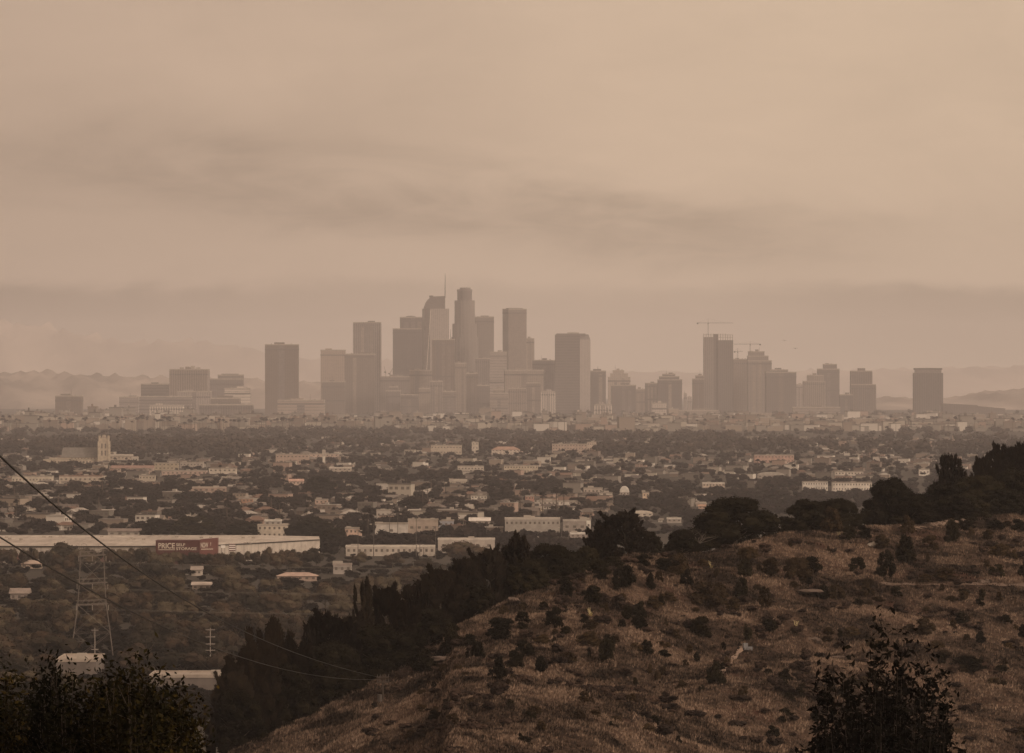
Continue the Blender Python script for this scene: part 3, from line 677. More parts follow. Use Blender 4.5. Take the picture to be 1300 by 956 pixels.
def crane(label, D, pxm, ybase, yjib, ytop, xj0, xj1, luff=None):
    D *= FAR; k = F / D
    root = tag(empty('tower_crane', (wx(pxm, D), D, wz(ybase, D))), label, 'crane', 'cranes on the skyline')
    X = lambda p: (p - pxm) / k; Z = lambda y: wz(y, D) - wz(ybase, D)
    b = MB(); s_ = 1.1
    for sx in (-s_, s_):
        for sy in (-s_, s_): b.bar((sx, sy, 0), (sx, sy, Z(yjib)), 0.32, n=4)
    z = 0; i = 0
    while z < Z(yjib) - 3:
        sg = 1 if i % 2 else -1
        for sy in (-s_, s_): b.bar((-s_ * sg, sy, z), (s_ * sg, sy, z + 3), 0.22, n=4)
        z += 3; i += 1
    b.build('mast', M['dark'], root)
    b = MB(); b.box(-1.6, 1.6, -2.2, 1.6, Z(yjib) - 3, Z(yjib)); b.build('cab', M['dark'], root)
    if luff is None:
        for nm, xe in (('jib', xj0 if abs(xj0 - pxm) > abs(xj1 - pxm) else xj1), ('counter_jib', xj1 if abs(xj0 - pxm) > abs(xj1 - pxm) else xj0)):
            b = MB(); x1 = X(xe); zz = Z(yjib)
            for off in (-0.9, 0.9): b.bar((0, off, zz), (x1, off, zz), 0.30, n=4)
            b.bar((0, 0, zz + 1.7), (x1, 0, zz + 1.3), 0.30, n=4)
            n = max(3, int(abs(x1) / 4))
            for j in range(n):
                a0, a1 = x1 * j / n, x1 * (j + 0.5) / n
                b.bar((a0, 0.9, zz), (a1, 0, zz + 1.5), 0.18, n=4); b.bar((a1, 0, zz + 1.5), (x1 * (j + 1) / n, -0.9, zz), 0.18, n=4)
            b.build(nm, M['dark'], root)
            if nm == 'counter_jib':
                b = MB(); sg = 1 if x1 > 0 else -1; b.box(min(x1, x1 - sg * 5), max(x1, x1 - sg * 5), -1.3, 1.3, zz - 2.6, zz + 1.2); b.build('counterweight', M['dark'], root)
            else: xj = x1
            xc = x1 if nm == 'counter_jib' else None
        b = MB(); b.bar((0, 0, Z(yjib)), (0, 0, Z(ytop)), 0.7, 0.3, 4)
        b.bar((0, 0, Z(ytop)), (xj * 0.7, 0, Z(yjib) + 1.5), 0.12, n=4)
        b.bar((0, 0, Z(ytop)), (X(xj1 if abs(xj0 - pxm) > abs(xj1 - pxm) else xj0) * 0.9, 0, Z(yjib) + 1.5), 0.12, n=4)
        b.build('apex', M['dark'], root)
    else:
        b = MB(); b.bar((0, 0, Z(yjib)), (X(luff[0]), 0, Z(luff[1])), 0.8, 0.4, 4); b.build('jib', M['dark'], root)
        b = MB(); b.box(-5, 0, -1.2, 1.2, Z(yjib) - 2, Z(yjib) + 0.5); b.build('counterweight', M['dark'], root)
crane('longest crane, on the tall unfinished tower', 11930, 899, 425, 410.3, 404.5, 884.5, 931)
crane('crane with its counterweight on the right, above the stepped tower', 12080, 952.3, 447, 437.2, 433.5, 931.5, 966)
crane('small crane between the unfinished tower and the stepped tower', 12150, 936.5, 456.5, 446.5, 442, 931.5, 943)
crane('luffing crane in the gap right of the ribbed tower', 11650, 489.5, 479.5, 472, 468, 480, 490, luff=(487.5, 465))
crane('short luffing crane just right of the other luffing one', 11660, 495, 479.5, 474, 471, 480, 490, luff=(498.5, 467.5))

for i, (px, py, sz, lb) in enumerate([(996, 432.5, 1.0, 'left and higher of two small dark birds in the smoky sky'), (1010, 442.5, 1.1, 'right and lower of two small dark birds in the smoky sky')]):
    D = 1900; k = F / D
    root = tag(empty('flying_bird', (wx(px, D), D, wz(py, D)), R(15 * i)), lb, 'bird', 'birds right of the cranes')
    b = MB()
    for j in range(6):
        a0, a1 = j / 6, (j + 1) / 6
        rr = [0.02, 0.07, 0.1, 0.1, 0.07, 0.04, 0.03]
        b.bar((-0.1, -0.35 + 0.7 * a0, 0), (-0.1, -0.35 + 0.7 * a1, 0), rr[j], rr[j + 1], 7)
    for sg in (-1, 1):
        p = [(0, -0.13, 0.02), (0.45 * sg, -0.20, 0.17), (0.95 * sg, -0.05, 0.10), (0.45 * sg, 0.06, 0.17), (0, 0.16, 0.02)]
        b.add([(x - 0.1, y, z) for x, y, z in p] + [(x - 0.1, y, z + 0.03) for x, y, z in p], [(0, 1, 3, 4), (1, 2, 3), (9, 8, 6, 5), (8, 7, 6), (0, 5, 6, 1), (1, 6, 7, 2), (2, 7, 8, 3), (3, 8, 9, 4)])
    b.build('body', M['dark'], root, sc=(sz, sz, sz))

# ------------------------------------------------------------------ buildings of the plain
GRID = -14.0                                    # street grid, degrees
PROTECT = []                                    # (x0, x1, ytop, ybase, D): fronts that stay in view
OCC = []                                        # footprints (x, y, r)
_win = MB(); _win.box(-0.5, 0.5, -0.06, 0.0, -0.5, 0.5); WIN_ME = _win.mesh('window', M['glass'])

def windows(root, fx0, fx1, y, zs, n, ww, hh, parent=None):
    for z in zs:
        for i in range(n):
            x = fx0 + (fx1 - fx0) * (i + 0.5) / n
            link('window', WIN_ME, parent or root, (x, y, z), 0, (ww, 1, hh))

def bmat(c):
    c = tuple(x * (0.80 if sum(c) > 1.0 else 0.9) for x in c)
    key = 'b%s' % (c,)
    if key not in M: M[key] = plain('painted_wall', c, 0.85, 0.22, 0.35)
    return M[key]

def block(label, x0, x1, yt, yb, c=(0.45, 0.38, 0.31), roofc=(0.3, 0.26, 0.22), cat='building', name='apartment_building', depth=0.5, yaw=0.0,
          rows=2, cols=6, roof='flat', prot=True, group=None, extra=None):
    D = gD(yb); k = F / D; W = (x1 - x0) / k; h = wz(yt, D)
    Dp = max(8.0, W * depth)
    root = tag(empty(name, (wx((x0 + x1) / 2, D), D + Dp / 2, 0), R(yaw)), label, cat, group)
    wm, rm = bmat(c), bmat(roofc)
    hw = h if roof == 'flat' else h * (0.62 if roof == 'gable' else 0.6)
    b = MB(); b.box(-W / 2, W / 2, -Dp / 2, Dp / 2, 0, hw); b.build('wall', wm, root)
    b = MB()
    if roof == 'flat':
        b.box(-W / 2 + 0.4, W / 2 - 0.4, -Dp / 2 + 0.4, Dp / 2 - 0.4, hw - 0.02, hw + 0.06)
        for q in ((-W / 2 - 0.15, W / 2 + 0.15, -Dp / 2 - 0.15, -Dp / 2 + 0.3), (-W / 2 - 0.15, W / 2 + 0.15, Dp / 2 - 0.3, Dp / 2 + 0.15),
                  (-W / 2 - 0.15, -W / 2 + 0.3, -Dp / 2 + 0.3, Dp / 2 - 0.3), (W / 2 - 0.3, W / 2 + 0.15, -Dp / 2 + 0.3, Dp / 2 - 0.3)): b.box(*q, hw - 0.3, hw + 0.55)
        b.build('roof', rm, root)
        b = MB(); rr = random.Random(label)
        for q in range(max(1, int(W / 14))):
            xx = rr.uniform(-W * 0.4, W * 0.4); yy = rr.uniform(-Dp * 0.3, Dp * 0.3); s_ = rr.uniform(1, 2.2)
            b.box(xx - s_, xx + s_, yy - s_ * 0.7, yy + s_ * 0.7, hw, hw + rr.uniform(0.9, 1.8))
        b.build('roof_units', M['concrete'], root)
    elif roof == 'gable':
        e = 0.5
        b.add([(-W / 2 - e, -Dp / 2 - e, hw), (W / 2 + e, -Dp / 2 - e, hw), (W / 2 + e, Dp / 2 + e, hw), (-W / 2 - e, Dp / 2 + e, hw), (-W / 2 - e, 0, h), (W / 2 + e, 0, h)],
              [(0, 1, 5, 4), (2, 3, 4, 5), (0, 4, 3), (1, 2, 5), (0, 3, 2, 1)]); b.build('roof', rm, root)
    elif roof == 'hip':
        e = 0.6; r_ = min(W, Dp) * 0.42
        b.add([(-W / 2 - e, -Dp / 2 - e, hw), (W / 2 + e, -Dp / 2 - e, hw), (W / 2 + e, Dp / 2 + e, hw), (-W / 2 - e, Dp / 2 + e, hw), (-W / 2 + r_, 0, h), (W / 2 - r_, 0, h)],
              [(0, 1, 5, 4), (2, 3, 4, 5), (0, 4, 3), (1, 2, 5), (0, 3, 2, 1)]); b.build('roof', rm, root)
    elif roof == 'arch':
        n = 8; P = []
        for j in range(n + 1):
            a_ = math.pi * j / n; P.append((-W / 2 * math.cos(a_), hw + (h - hw) * math.sin(a_)))
        vs = [(x, -Dp / 2 - 0.3, z) for x, z in P] + [(x, Dp / 2 + 0.3, z) for x, z in P]
        b.add(vs, [tuple(range(n, -1, -1)), tuple(range(n + 1, 2 * n + 2))] + [(i, i + 1, n + 2 + i, n + 1 + i) for i in range(n)] + [(0, n + 1, 2 * n + 1, n)]); b.build('roof', rm, root)
    if rows and cols:
        fh = hw / rows
        ww = min(1.7, W / cols * 0.42)
        windows(root, -W / 2, W / 2, -Dp / 2, [fh * (r + 0.6) for r in range(rows)], cols, ww, min(1.25, fh * 0.36))
    if prot: PROTECT.append((x0 - 1, x1 + 1, yt, yb, D))
    OCC.append((root.location.x, root.location.y, max(W, Dp) * 0.55))
    return root, W, Dp, h

# church with a long grey nave and a square tower
def church():
    D = 5300; k = F / D; cxp = 97.0
    root = tag(empty('church', (wx(cxp, D), D, 0)), 'cream church with a long dark pitched roof and a square tower on its right', 'church')
    X = lambda p: (p - cxp) / k; Z = lambda y: wz(y, D)
    st = bmat((0.50, 0.42, 0.33))
    b = MB(); b.box(X(79), X(128), -7, 7, 0, Z(580.5)); b.build('nave_wall', st, root)
    b = MB(); b.add([(X(78), -8, Z(580.8)), (X(128), -8, Z(580.8)), (X(128), 8, Z(580.8)), (X(78), 8, Z(580.8)), (X(80), 0, Z(568)), (X(128), 0, Z(568))],
                    [(0, 1, 5, 4), (2, 3, 4, 5), (0, 4, 3), (1, 2, 5), (0, 3, 2, 1)]); b.build('nave_roof', bmat((0.15, 0.135, 0.12)), root)
    b = MB(); b.box(X(57), X(120), -15, -7.1, 0, Z(583.5)); b.build('aisle_wall', st, root)
    b = MB(); b.box(X(56.5), X(120.5), -15.4, -6.9, Z(583.6), Z(582.6)); b.box(X(63), X(79), -7, 6, 0, Z(581)); b.build('aisle_roof', bmat((0.42, 0.36, 0.29)), root)
    b = MB(); b.box(X(53), X(87), -20, -15.1, 0, Z(588.5)); b.build('porch', st, root)
    windows(root, X(70), X(118), -15, [Z(586.5)], 12, 1.6, 2.2)
    windows(root, X(90), X(127), -7, [Z(581.8)], 9, 1.2, 0.8)
    tw = empty('tower', (X(133), -9, 0)); tw.parent = root
    b = MB(); w_ = 5.2
    b.box(-w_, w_, -w_, w_, 0, Z(562)); b.box(-w_ + 0.7, w_ - 0.7, -w_ + 0.7, w_ - 0.7, Z(562) - 0.1, Z(556.2))
    for sx in (-1, 1):
        for sy in (-1, 1):
            b.box(sx * w_ - 0.8, sx * w_ + 0.8, sy * w_ - 0.8, sy * w_ + 0.8, 0, Z(560))
            b.prism([(sx * (w_ - 0.7) - 0.7, sy * (w_ - 0.7) - 0.7), (sx * (w_ - 0.7) + 0.7, sy * (w_ - 0.7) - 0.7), (sx * (w_ - 0.7) + 0.7, sy * (w_ - 0.7) + 0.7), (sx * (w_ - 0.7) - 0.7, sy * (w_ - 0.7) + 0.7)], Z(560), Z(553))
    b.build('tower_wall', st, tw)
    for z in (Z(566), Z(575)):
        for x in (-1.8, 1.8): link('window', WIN_ME, tw, (x, -w_, z), 0, (1.5, 1, 5.0))
    c_ = MB(); c_.prism([(-3, -3), (3, -3), (3, 3), (-3, 3)], Z(556.4), Z(552), top=[(-1.2, -1.2), (1.2, -1.2), (1.2, 1.2), (-1.2, 1.2)]); c_.build('tower_cap', bmat((0.3, 0.25, 0.2)), tw)
    PROTECT.append((76, 141, 553, 580, D)); PROTECT.append((54, 130, 579, 587.5, D)); OCC.append((wx(90, D), D, 45))
church()

# storage warehouse
def storage():
    root = tag(empty('storage_warehouse', (wx(240, 2350), 2350, 0)), 'long pale storage warehouse with a dark red sign tower at its corner', 'warehouse')
    ox, oy = root.location.x, root.location.y
    G = lambda px, D: (wx(px, D) - ox, D - oy)
    P = [G(-120, 2338), G(197, 2338), G(262, 2345), G(406, 2439), G(405, 2484), G(-120, 2484)]
    hts = [8.0, 8.0, 8.0, 8.1, 8.1, 8.0]
    m_, t = new_mat('corrugated_wall')
    tcn = t.n('ShaderNodeTexCoord'); sp = t.n('ShaderNodeSeparateXYZ', Vector=tcn.outputs['Object'])
    uu = t.m('ADD', sp.outputs[0], t.m('MULTIPLY', sp.outputs[1], 0.5))
    s1 = t.m('LESS_THAN', t.m('FRACT', t.m('DIVIDE', uu, 6.0)), 0.05)
    g = t.n('ShaderNodeNewGeometry'); nz = t.noise(g.outputs['Position'], 0.25, 5, 0.7)
    c0 = t.ramp(nz, [(0.3, (0.28, 0.24, 0.205)), (0.5, (0.40, 0.35, 0.305)), (0.7, (0.48, 0.425, 0.37))])
    finish(t, t.mix(s1, c0, (0.22, 0.19, 0.17, 1)), 0.6)
    m2, t = new_mat('weathered_metal_roof')
    g = t.n('ShaderNodeNewGeometry'); mp = t.n('ShaderNodeMapping', Vector=g.outputs['Position']); mp.inputs['Scale'].default_value = (0.35, 0.035, 1)
    nz = t.noise(mp.outputs[0], 1.0, 5, 0.7); n2 = t.noise(g.outputs['Position'], 0.05, 4)
    finish(t, t.mix(0.5, t.ramp(nz, [(0.35, (0.22, 0.18, 0.15)), (0.5, (0.44, 0.38, 0.32)), (0.7, (0.60, 0.53, 0.46))]), t.ramp(n2, [(0.4, (0.22, 0.17, 0.14)), (0.6, (0.44, 0.385, 0.33))])), 0.5)
    b = MB(); b.prism(P, 0, hts); b.build('wall', m_, root)
    # roof: low pitched sheet rising to a ridge at the back
    b = MB(); e = 0.4
    Q = [(p[0], p[1]) for p in P]
    b.add([(x, y - (e if y < 60 else 0), 8.12) for x, y in Q] + [(G(-120, 2484)[0], G(0, 2484)[1] - 20, 9.3), (G(330, 2484)[0], G(0, 2484)[1] - 20, 9.3)],
          [(0, 1, 7, 6), (1, 2, 7), (2, 3, 7), (3, 4, 7), (4, 5, 6, 7), (5, 0, 6)]); b.build('roof', m2, root)
    b = MB()
    for i in range(3):
        (x0, y0), (x1, y1) = P[i], P[i + 1]
        b.bar((x0, y0 - 0.35, 7.85), (x1, y1 - 0.35, 7.85), 0.32, n=4)
    b.build('gutter', M['dark'], root)
    # roof vents
    b = MB(); rr = random.Random(3)
    for i in range(26):
        x, y = rr.uniform(P[0][0], P[3][0] - 30), rr.uniform(50, 110); b.box(x - 0.8, x + 0.8, y - 0.8, y + 0.8, 8.3, 9.6)
    b.build('roof_vents', M['concrete'], root)
    for i, pxx in enumerate((20, 75, 130, 165)):
        d_ = MB(); x, y = G(pxx, 2338); d_.box(x - 2.2, x + 2.2, y - 0.25, y - 0.05, 0, 4.2); d_.build('roller_door', bmat((0.20, 0.09, 0.075)), root)
    # sign tower
    tw = empty('sign_tower'); tw.parent = root
    D1 = 2333.0
    x0, x1 = G(197.7, D1)[0], G(253.6, D1)[0]; xr, yr = G(276, D1 + 2.5)
    y0 = D1 - oy; zt = wz(686, D1); zm = wz(698.7, D1)
    b = MB(); b.prism([(x0, y0), (x1, y0), (x1, y0 + 12), (x0, y0 + 12)], 0, zt); b.build('sign_wall', M['roofred'], tw)
    zt2 = wz(683.3, D1)
    b = MB(); b.prism([(x1 + 0.05, y0 - 0.1), (xr, yr), (xr, yr + 9), (x1 + 0.05, y0 + 11)], 0, [zt + 0.3, zt2, zt2, zt + 0.3]); b.build('side_sign_wall', M['redlight'], tw)  # paler red stands for sunlight on this face
    def text(body, x0_, x1_, y0_, y1_, D, mat=None, xy=None, rot=0.0, bold=0.02):
        c_ = bpy.data.curves.new('text', 'FONT'); c_.body = body; c_.size = 1.0; c_.extrude = 0.02; c_.offset = bold
        o = bpy.data.objects.new('text', c_); COL.objects.link(o)
        bpy.context.view_layer.update()
        me = bpy.data.meshes.new_from_object(o.evaluated_get(bpy.context.evaluated_depsgraph_get()))
        bpy.data.objects.remove(o); me.materials.clear(); me.materials.append(mat or M['cream'])
        vs = [v.co for v in me.vertices]; mx, Mx = min(v.x for v in vs), max(v.x for v in vs); my, My = min(v.y for v in vs), max(v.y for v in vs)
        W_ = (x1_ - x0_) / F * D; H_ = (y1_ - y0_) / F * D
        for v in me.vertices: v.co.x = (v.co.x - mx) / (Mx - mx) * W_; v.co.y = (v.co.y - my) / (My - my) * H_
        x, y = xy if xy else G(x0_, D)
        q = link('lettering', me, tw, (x, y - 0.12, wz(y1_, D))); q.rotation_euler = (R(90), 0, rot)
        return q
    k = F / D1
    text('PRICE', 201, 222.0, 689.3, 696.4, D1)
    text('SELF', 223.6, 235.2, 689.7, 693.4, D1)
    text('STORAGE', 223.6, 249.6, 694.8, 698.3, D1)
    b = MB(); b.box(G(201, D1)[0], G(222, D1)[0], y0 - 0.15, y0 - 0.02, wz(698.3, D1), wz(697.5, D1)); b.build('underline', M['cream'], tw)
    ang = math.atan2(yr - y0, xr - x1)
    def on_side(f_): return (x1 + (xr - x1) * f_, y0 + (yr - y0) * f_ - 0.1)
    text('NOW', 255.4, 265.0, 688.8, 695.4, D1, rot=ang, xy=on_side(0.06))
    text('!', 266.6, 267.6, 688.6, 692.6, D1, rot=ang, xy=on_side(0.60))
    s_ = MB(); s_.bar((*on_side(0.08), wz(697.3, D1)), (*on_side(0.75), wz(697.1, D1)), 0.25, n=4); s_.build('underline', M['cream'], tw)
    # striped banner and white panel on the wall right of the sign
    D2 = 2350
    fl = tag(empty('striped_banner', (wx(295, D2), D2 - 1.2, 0)), 'red and white striped banner on the warehouse wall right of the red sign', 'banner')
    for j in range(7):
        b = MB(); b.box(-1.4, 1.4, -0.1 - 0.002 * j, 0, wz(690.3 + (j + 1) * 1.3, D2), wz(690.3 + j * 1.3, D2) - 0.002); b.build('stripe', M['redlight'] if j % 2 == 0 else M['white'], fl)
    b = MB()
    for x in (-1.5, 1.5): b.bar((x, 0, 0), (x, 0, wz(690, D2)), 0.08, n=5)
    b.build('frame', M['steel'], fl)
    pn = tag(empty('white_notice_board', (wx(283.5, D2), D2 - 1.5, 0)), 'small white notice board between the red sign and the striped banner', 'sign')
    b = MB(); b.box(-1.0, 1.0, -0.1, 0, wz(695.5, D2), wz(692, D2)); b.build('board', M['white'], pn)
    b = MB(); b.bar((-0.8, 0.08, 0), (-0.8, 0.08, wz(692, D2)), 0.08, n=5); b.bar((0.8, 0.08, 0), (0.8, 0.08, wz(692, D2)), 0.08, n=5); b.build('post', M['steel'], pn)
    PROTECT.append((-30, 250, 681, 697, 2345)); PROTECT.append((190, 304, 683, 721, 2345)); PROTECT.append((300, 408, 684, 701, 2330))
    for px in range(-60, 420, 30): OCC.append((wx(px, 2400), 2400, 75))
storage()

B = block
P_ = dict(depth=0.4)
B('low cream block with a row of dark arches at the far left', 15, 66, 605, 615, (0.55, 0.48, 0.39), rows=1, cols=12)
B('low cream block with gables between the church and the palms', 75, 129, 604.5, 614, (0.52, 0.44, 0.36), (0.22, 0.14, 0.11), rows=1, cols=9)
B('two storey cream block with rows of square windows', 176.5, 197, 604, 616, (0.50, 0.43, 0.35), rows=2, cols=5)
B('long reddish roofed hall right of the church', 141, 194, 591, 599.5, (0.40, 0.31, 0.26), (0.27, 0.17, 0.14), roof='gable', rows=1, cols=8)
B('long low cream wall building behind the reddish hall', 139, 168, 576.5, 584, (0.46, 0.38, 0.31), roof='gable', rows=1, cols=6)
B('small white gabled house right of the church', 168, 175, 579.5, 585.5, (0.72, 0.66, 0.58), roof='gable', rows=1, cols=2, name='house', cat='house')
B('tan two storey block with a pale roof edge', 196, 226, 588, 597, (0.42, 0.35, 0.26), rows=2, cols=6)
B('long grey flat roofed row right of the tan block', 228, 258, 587, 594, (0.36, 0.31, 0.27), rows=1, cols=7)
B('pale block with white trim behind the street palms', 265, 300, 595, 606, (0.56, 0.49, 0.41), rows=2, cols=6)
B('long pinkish block behind the grey row', 205, 262, 598, 604, (0.50, 0.37, 0.31), rows=1, cols=10)
B('long brown low building near the upper left warehouses', 244, 288, 619, 626, (0.36, 0.26, 0.21), (0.46, 0.38, 0.32), rows=1, cols=6)
B('grey shed with a pale front behind the storage warehouse', 137, 178, 671, 681, (0.40, 0.35, 0.30), (0.20, 0.16, 0.14), roof='gable', rows=1, cols=4, name='shed', cat='shed')
B('cream building with an external frame behind the storage warehouse', 327, 370, 667, 684, (0.58, 0.50, 0.41), (0.42, 0.36, 0.3), rows=2, cols=7)
B('slim white roofed shelter above the cream framed building', 336, 357, 661, 669, (0.42, 0.38, 0.34), (0.70, 0.65, 0.58), rows=1, cols=3, name='shed', cat='shed')
B('pinkish brown apartments with a white entrance, left centre', 350, 392, 577, 590, (0.44, 0.33, 0.27), rows=2, cols=9)
B('long pinkish wall building right of the slim white spire', 384, 430, 576.5, 580.5, (0.55, 0.42, 0.35), rows=1, cols=8)
B('slim white spire beside the pinkish apartments', 409.5, 412.5, 571, 592, (0.66, 0.60, 0.52), roof='gable', rows=0, cols=0, name='spire', cat='spire', depth=1)
B('wide low white roofed building right of the spire', 418, 446, 594, 599, (0.38, 0.32, 0.27), (0.68, 0.62, 0.55), rows=1, cols=5)
B('pale house cluster block left of the big dome shaped tree', 367, 385, 608, 616, (0.60, 0.45, 0.37), (0.5, 0.32, 0.26), roof='gable', rows=1, cols=4)
B('orange brown building under the round tree at left centre', 303, 321, 633, 639, (0.34, 0.20, 0.14), rows=1, cols=4)
B('low pink roofed building beneath the big dome shaped tree', 400, 416, 634.5, 641, (0.52, 0.38, 0.31), rows=1, cols=3)
B('pink walled building left of the cypress', 438, 459, 671, 688, (0.62, 0.44, 0.35), rows=2, cols=4)
B('white warehouse with one dark horizontal opening right of the cypress', 476, 517.5, 665, 686, (0.55, 0.50, 0.45), rows=1, cols=1, name='warehouse', cat='warehouse')
B('beige upper hall behind the cypress', 478, 495, 648, 661, (0.46, 0.41, 0.36), rows=1, cols=3)
B('wide tan hall right of the white warehouse', 518, 556, 660, 684, (0.36, 0.29, 0.24), (0.40, 0.34, 0.28), rows=1, cols=4, name='warehouse', cat='warehouse')
B('blue grey shed between the tan hall and dark trees', 557, 576, 661, 672, (0.30, 0.30, 0.33), rows=1, cols=3, name='shed', cat='shed')
B('long low pale depot in front of the white warehouse', 439, 552, 694, 706, (0.50, 0.44, 0.38), (0.62, 0.56, 0.49), rows=1, cols=16, name='depot', cat='warehouse', depth=0.25)
B('wide cream warehouse behind the leafy oak above the depot', 556, 628, 685, 704, (0.46, 0.40, 0.35), (0.58, 0.52, 0.46), rows=1, cols=5, name='warehouse', cat='warehouse')
B('pale roofed shed with a sloping white roof', 596, 622, 657, 668, (0.50, 0.44, 0.38), (0.72, 0.66, 0.6), roof='gable', rows=1, cols=3, name='shed', cat='shed')
B('long grey warehouse with a dark window strip, centre', 641, 711, 659, 683, (0.38, 0.34, 0.30), (0.50, 0.45, 0.40), rows=2, cols=12, name='warehouse', cat='warehouse', depth=0.6)
B('right end hall of the long grey warehouse with a white end wall', 715, 744, 661, 680, (0.30, 0.26, 0.23), (0.48, 0.43, 0.38), rows=1, cols=3, name='warehouse', cat='warehouse')
B('bright white end wall tower at the right of the warehouses', 744.5, 750, 660, 677, (0.72, 0.67, 0.60), rows=1, cols=1, name='warehouse', cat='warehouse', depth=3)
B('low shed with a bright white roof under the warehouses', 724, 750, 677.5, 684, (0.40, 0.34, 0.30), (0.78, 0.73, 0.67), rows=1, cols=4, name='shed', cat='shed')
B('long low pale wall building above the grey warehouse', 684, 737, 636.5, 642, (0.55, 0.48, 0.42), rows=1, cols=10)
B('reddish brick building beside the long pale wall', 667, 678, 630, 641, (0.42, 0.24, 0.19), rows=2, cols=3)
B('cream house right of the reddish brick building', 679, 690, 643, 649, (0.55, 0.45, 0.34), roof='gable', rows=1, cols=3, name='house', cat='house')
B('white box building left of the arched roof hall', 763, 777.5, 626, 635, (0.62, 0.55, 0.47), rows=1, cols=3)
B('cream building with a white pole front, upper right of centre', 741, 765, 620, 628, (0.48, 0.41, 0.35), rows=1, cols=5)
B('grey building with a curved white roof', 787, 799, 617, 636, (0.42, 0.37, 0.33), (0.72, 0.67, 0.6), roof='arch', rows=2, cols=3)
B('small bright orange lit block right of the curved roof', 816, 824, 625.5, 633, (0.62, 0.48, 0.36), rows=1, cols=2)
B('cream apartments with vertical bays, centre', 640, 683, 591.5, 601, (0.54, 0.46, 0.36), rows=2, cols=12)
B('cream apartments stepping up on the centre left', 547, 586, 565.5, 578, (0.50, 0.42, 0.34), rows=2, cols=10)
B('narrow white tower building between dark trees', 599, 607.5, 561.5, 577, (0.60, 0.53, 0.45), rows=3, cols=2)
B('cluster of white gabled apartments right of the narrow white tower', 624, 660, 567, 577, (0.64, 0.54, 0.46), (0.34, 0.22, 0.17), roof='hip', rows=2, cols=8)
B('large pinkish hospital like block on the right of centre', 701, 745, 564, 576, (0.47, 0.36, 0.30), rows=3, cols=12)
B('pale corner wing of the large pinkish block', 745.5, 757, 561.5, 579, (0.60, 0.49, 0.41), rows=3, cols=4)
B('white roofed low block left of the bay front apartments', 581, 614, 592, 599, (0.54, 0.47, 0.40), rows=1, cols=8)
B('cream building with a white arcade under the palms', 571, 592, 608, 617, (0.60, 0.52, 0.43), roof='gable', rows=1, cols=6)
B('bright white roofed row at the middle left of centre', 598, 618, 629.5, 634, (0.72, 0.66, 0.58), rows=1, cols=5)
B('row of white houses with dark gaps right of the cypress top', 504, 528, 634.5, 642, (0.66, 0.60, 0.53), rows=1, cols=6)
B('white cottage in the row beside the dark gap', 543, 551, 634, 639, (0.74, 0.69, 0.62), roof='gable', rows=1, cols=2, name='house', cat='house')
B('pinkish hall with a white parapet, right part', 892, 920, 613.5, 619, (0.56, 0.46, 0.38), (0.68, 0.62, 0.55), rows=1, cols=7)
B('reddish long school block on the far right slope', 958, 1008, 578, 588, (0.43, 0.28, 0.23), rows=2, cols=12)
B('shallow arched hangar roof on the right', 962, 996, 599.5, 608, (0.40, 0.35, 0.31), (0.47, 0.42, 0.37), roof='arch', rows=1, cols=6)
B('left white school wing with two small roof turrets', 1019, 1051, 612, 623, (0.70, 0.64, 0.57), rows=2, cols=10)
B('long right white school wing', 1057, 1107, 613, 624, (0.72, 0.65, 0.57), rows=2, cols=14)
B('white row in front of dark trees above the school wings', 1060, 1096, 599, 604, (0.62, 0.55, 0.48), rows=1, cols=9)
B('bright white shed beside the tall ridge pine', 1167, 1180, 596, 604, (0.76, 0.70, 0.63), rows=1, cols=3, name='shed', cat='shed')
B('grey house with a pale gable above the spreading oak', 884, 896, 637, 643, (0.48, 0.40, 0.34), roof='gable', rows=1, cols=2, name='house', cat='house')
B('low orange roofed house left of the spreading oak', 887, 896, 640.5, 646, (0.52, 0.36, 0.28), (0.55, 0.34, 0.24), roof='gable', rows=1, cols=2, name='house', cat='house')
B('pale fabric roofed hall behind the cone shaped pine', 800, 829, 648.5, 656, (0.60, 0.53, 0.45), (0.66, 0.58, 0.49), roof='arch', rows=1, cols=4)
B('flat white roof shed in the open ground behind the oak', 847, 865, 658.5, 664, (0.45, 0.39, 0.34), (0.68, 0.62, 0.55), rows=1, cols=3, name='shed', cat='shed')
B('small white trailer in the open ground behind the oak', 836, 841, 660.5, 663, (0.72, 0.67, 0.6), rows=1, cols=1, name='shed', cat='shed')
# in and around the wood below the warehouse
B('flat pale roofed building at the foot of the lattice pylon', 71, 122, 839, 868, (0.15, 0.125, 0.11), (0.36, 0.30, 0.25), rows=0, cols=0, depth=2.6)
B('wide flat roofed building at the bottom below the utility pole', 190, 296, 859, 884, (0.15, 0.125, 0.11), (0.34, 0.285, 0.24), rows=0, cols=0, depth=0.9)
B('white fronted cottage under trees below the storage sign', 243, 256, 719, 731, (0.50, 0.43, 0.37), (0.3, 0.25, 0.22), roof='gable', rows=1, cols=2, name='house', cat='house')
B('house with a small white awning under the low terrace', 244, 267, 739, 749, (0.34, 0.28, 0.24), (0.50, 0.42, 0.37), roof='gable', rows=1, cols=3, name='house', cat='house')
B('peach coloured roof half hidden among trees at the far left', 27, 52, 711.5, 722, (0.46, 0.36, 0.29), (0.52, 0.40, 0.33), roof='hip', rows=1, cols=3, name='house', cat='house')
B('pale house behind a bare tree at the far left edge of the wood', 13, 36, 747, 764, (0.30, 0.25, 0.22), (0.26, 0.21, 0.18), roof='gable', rows=1, cols=3, name='house', cat='house')
B('grey walled outbuilding under the round dark tree right of the warehouse', 423, 446, 717, 729, (0.34, 0.30, 0.27), (0.3, 0.25, 0.22), rows=1, cols=3, name='shed', cat='shed')
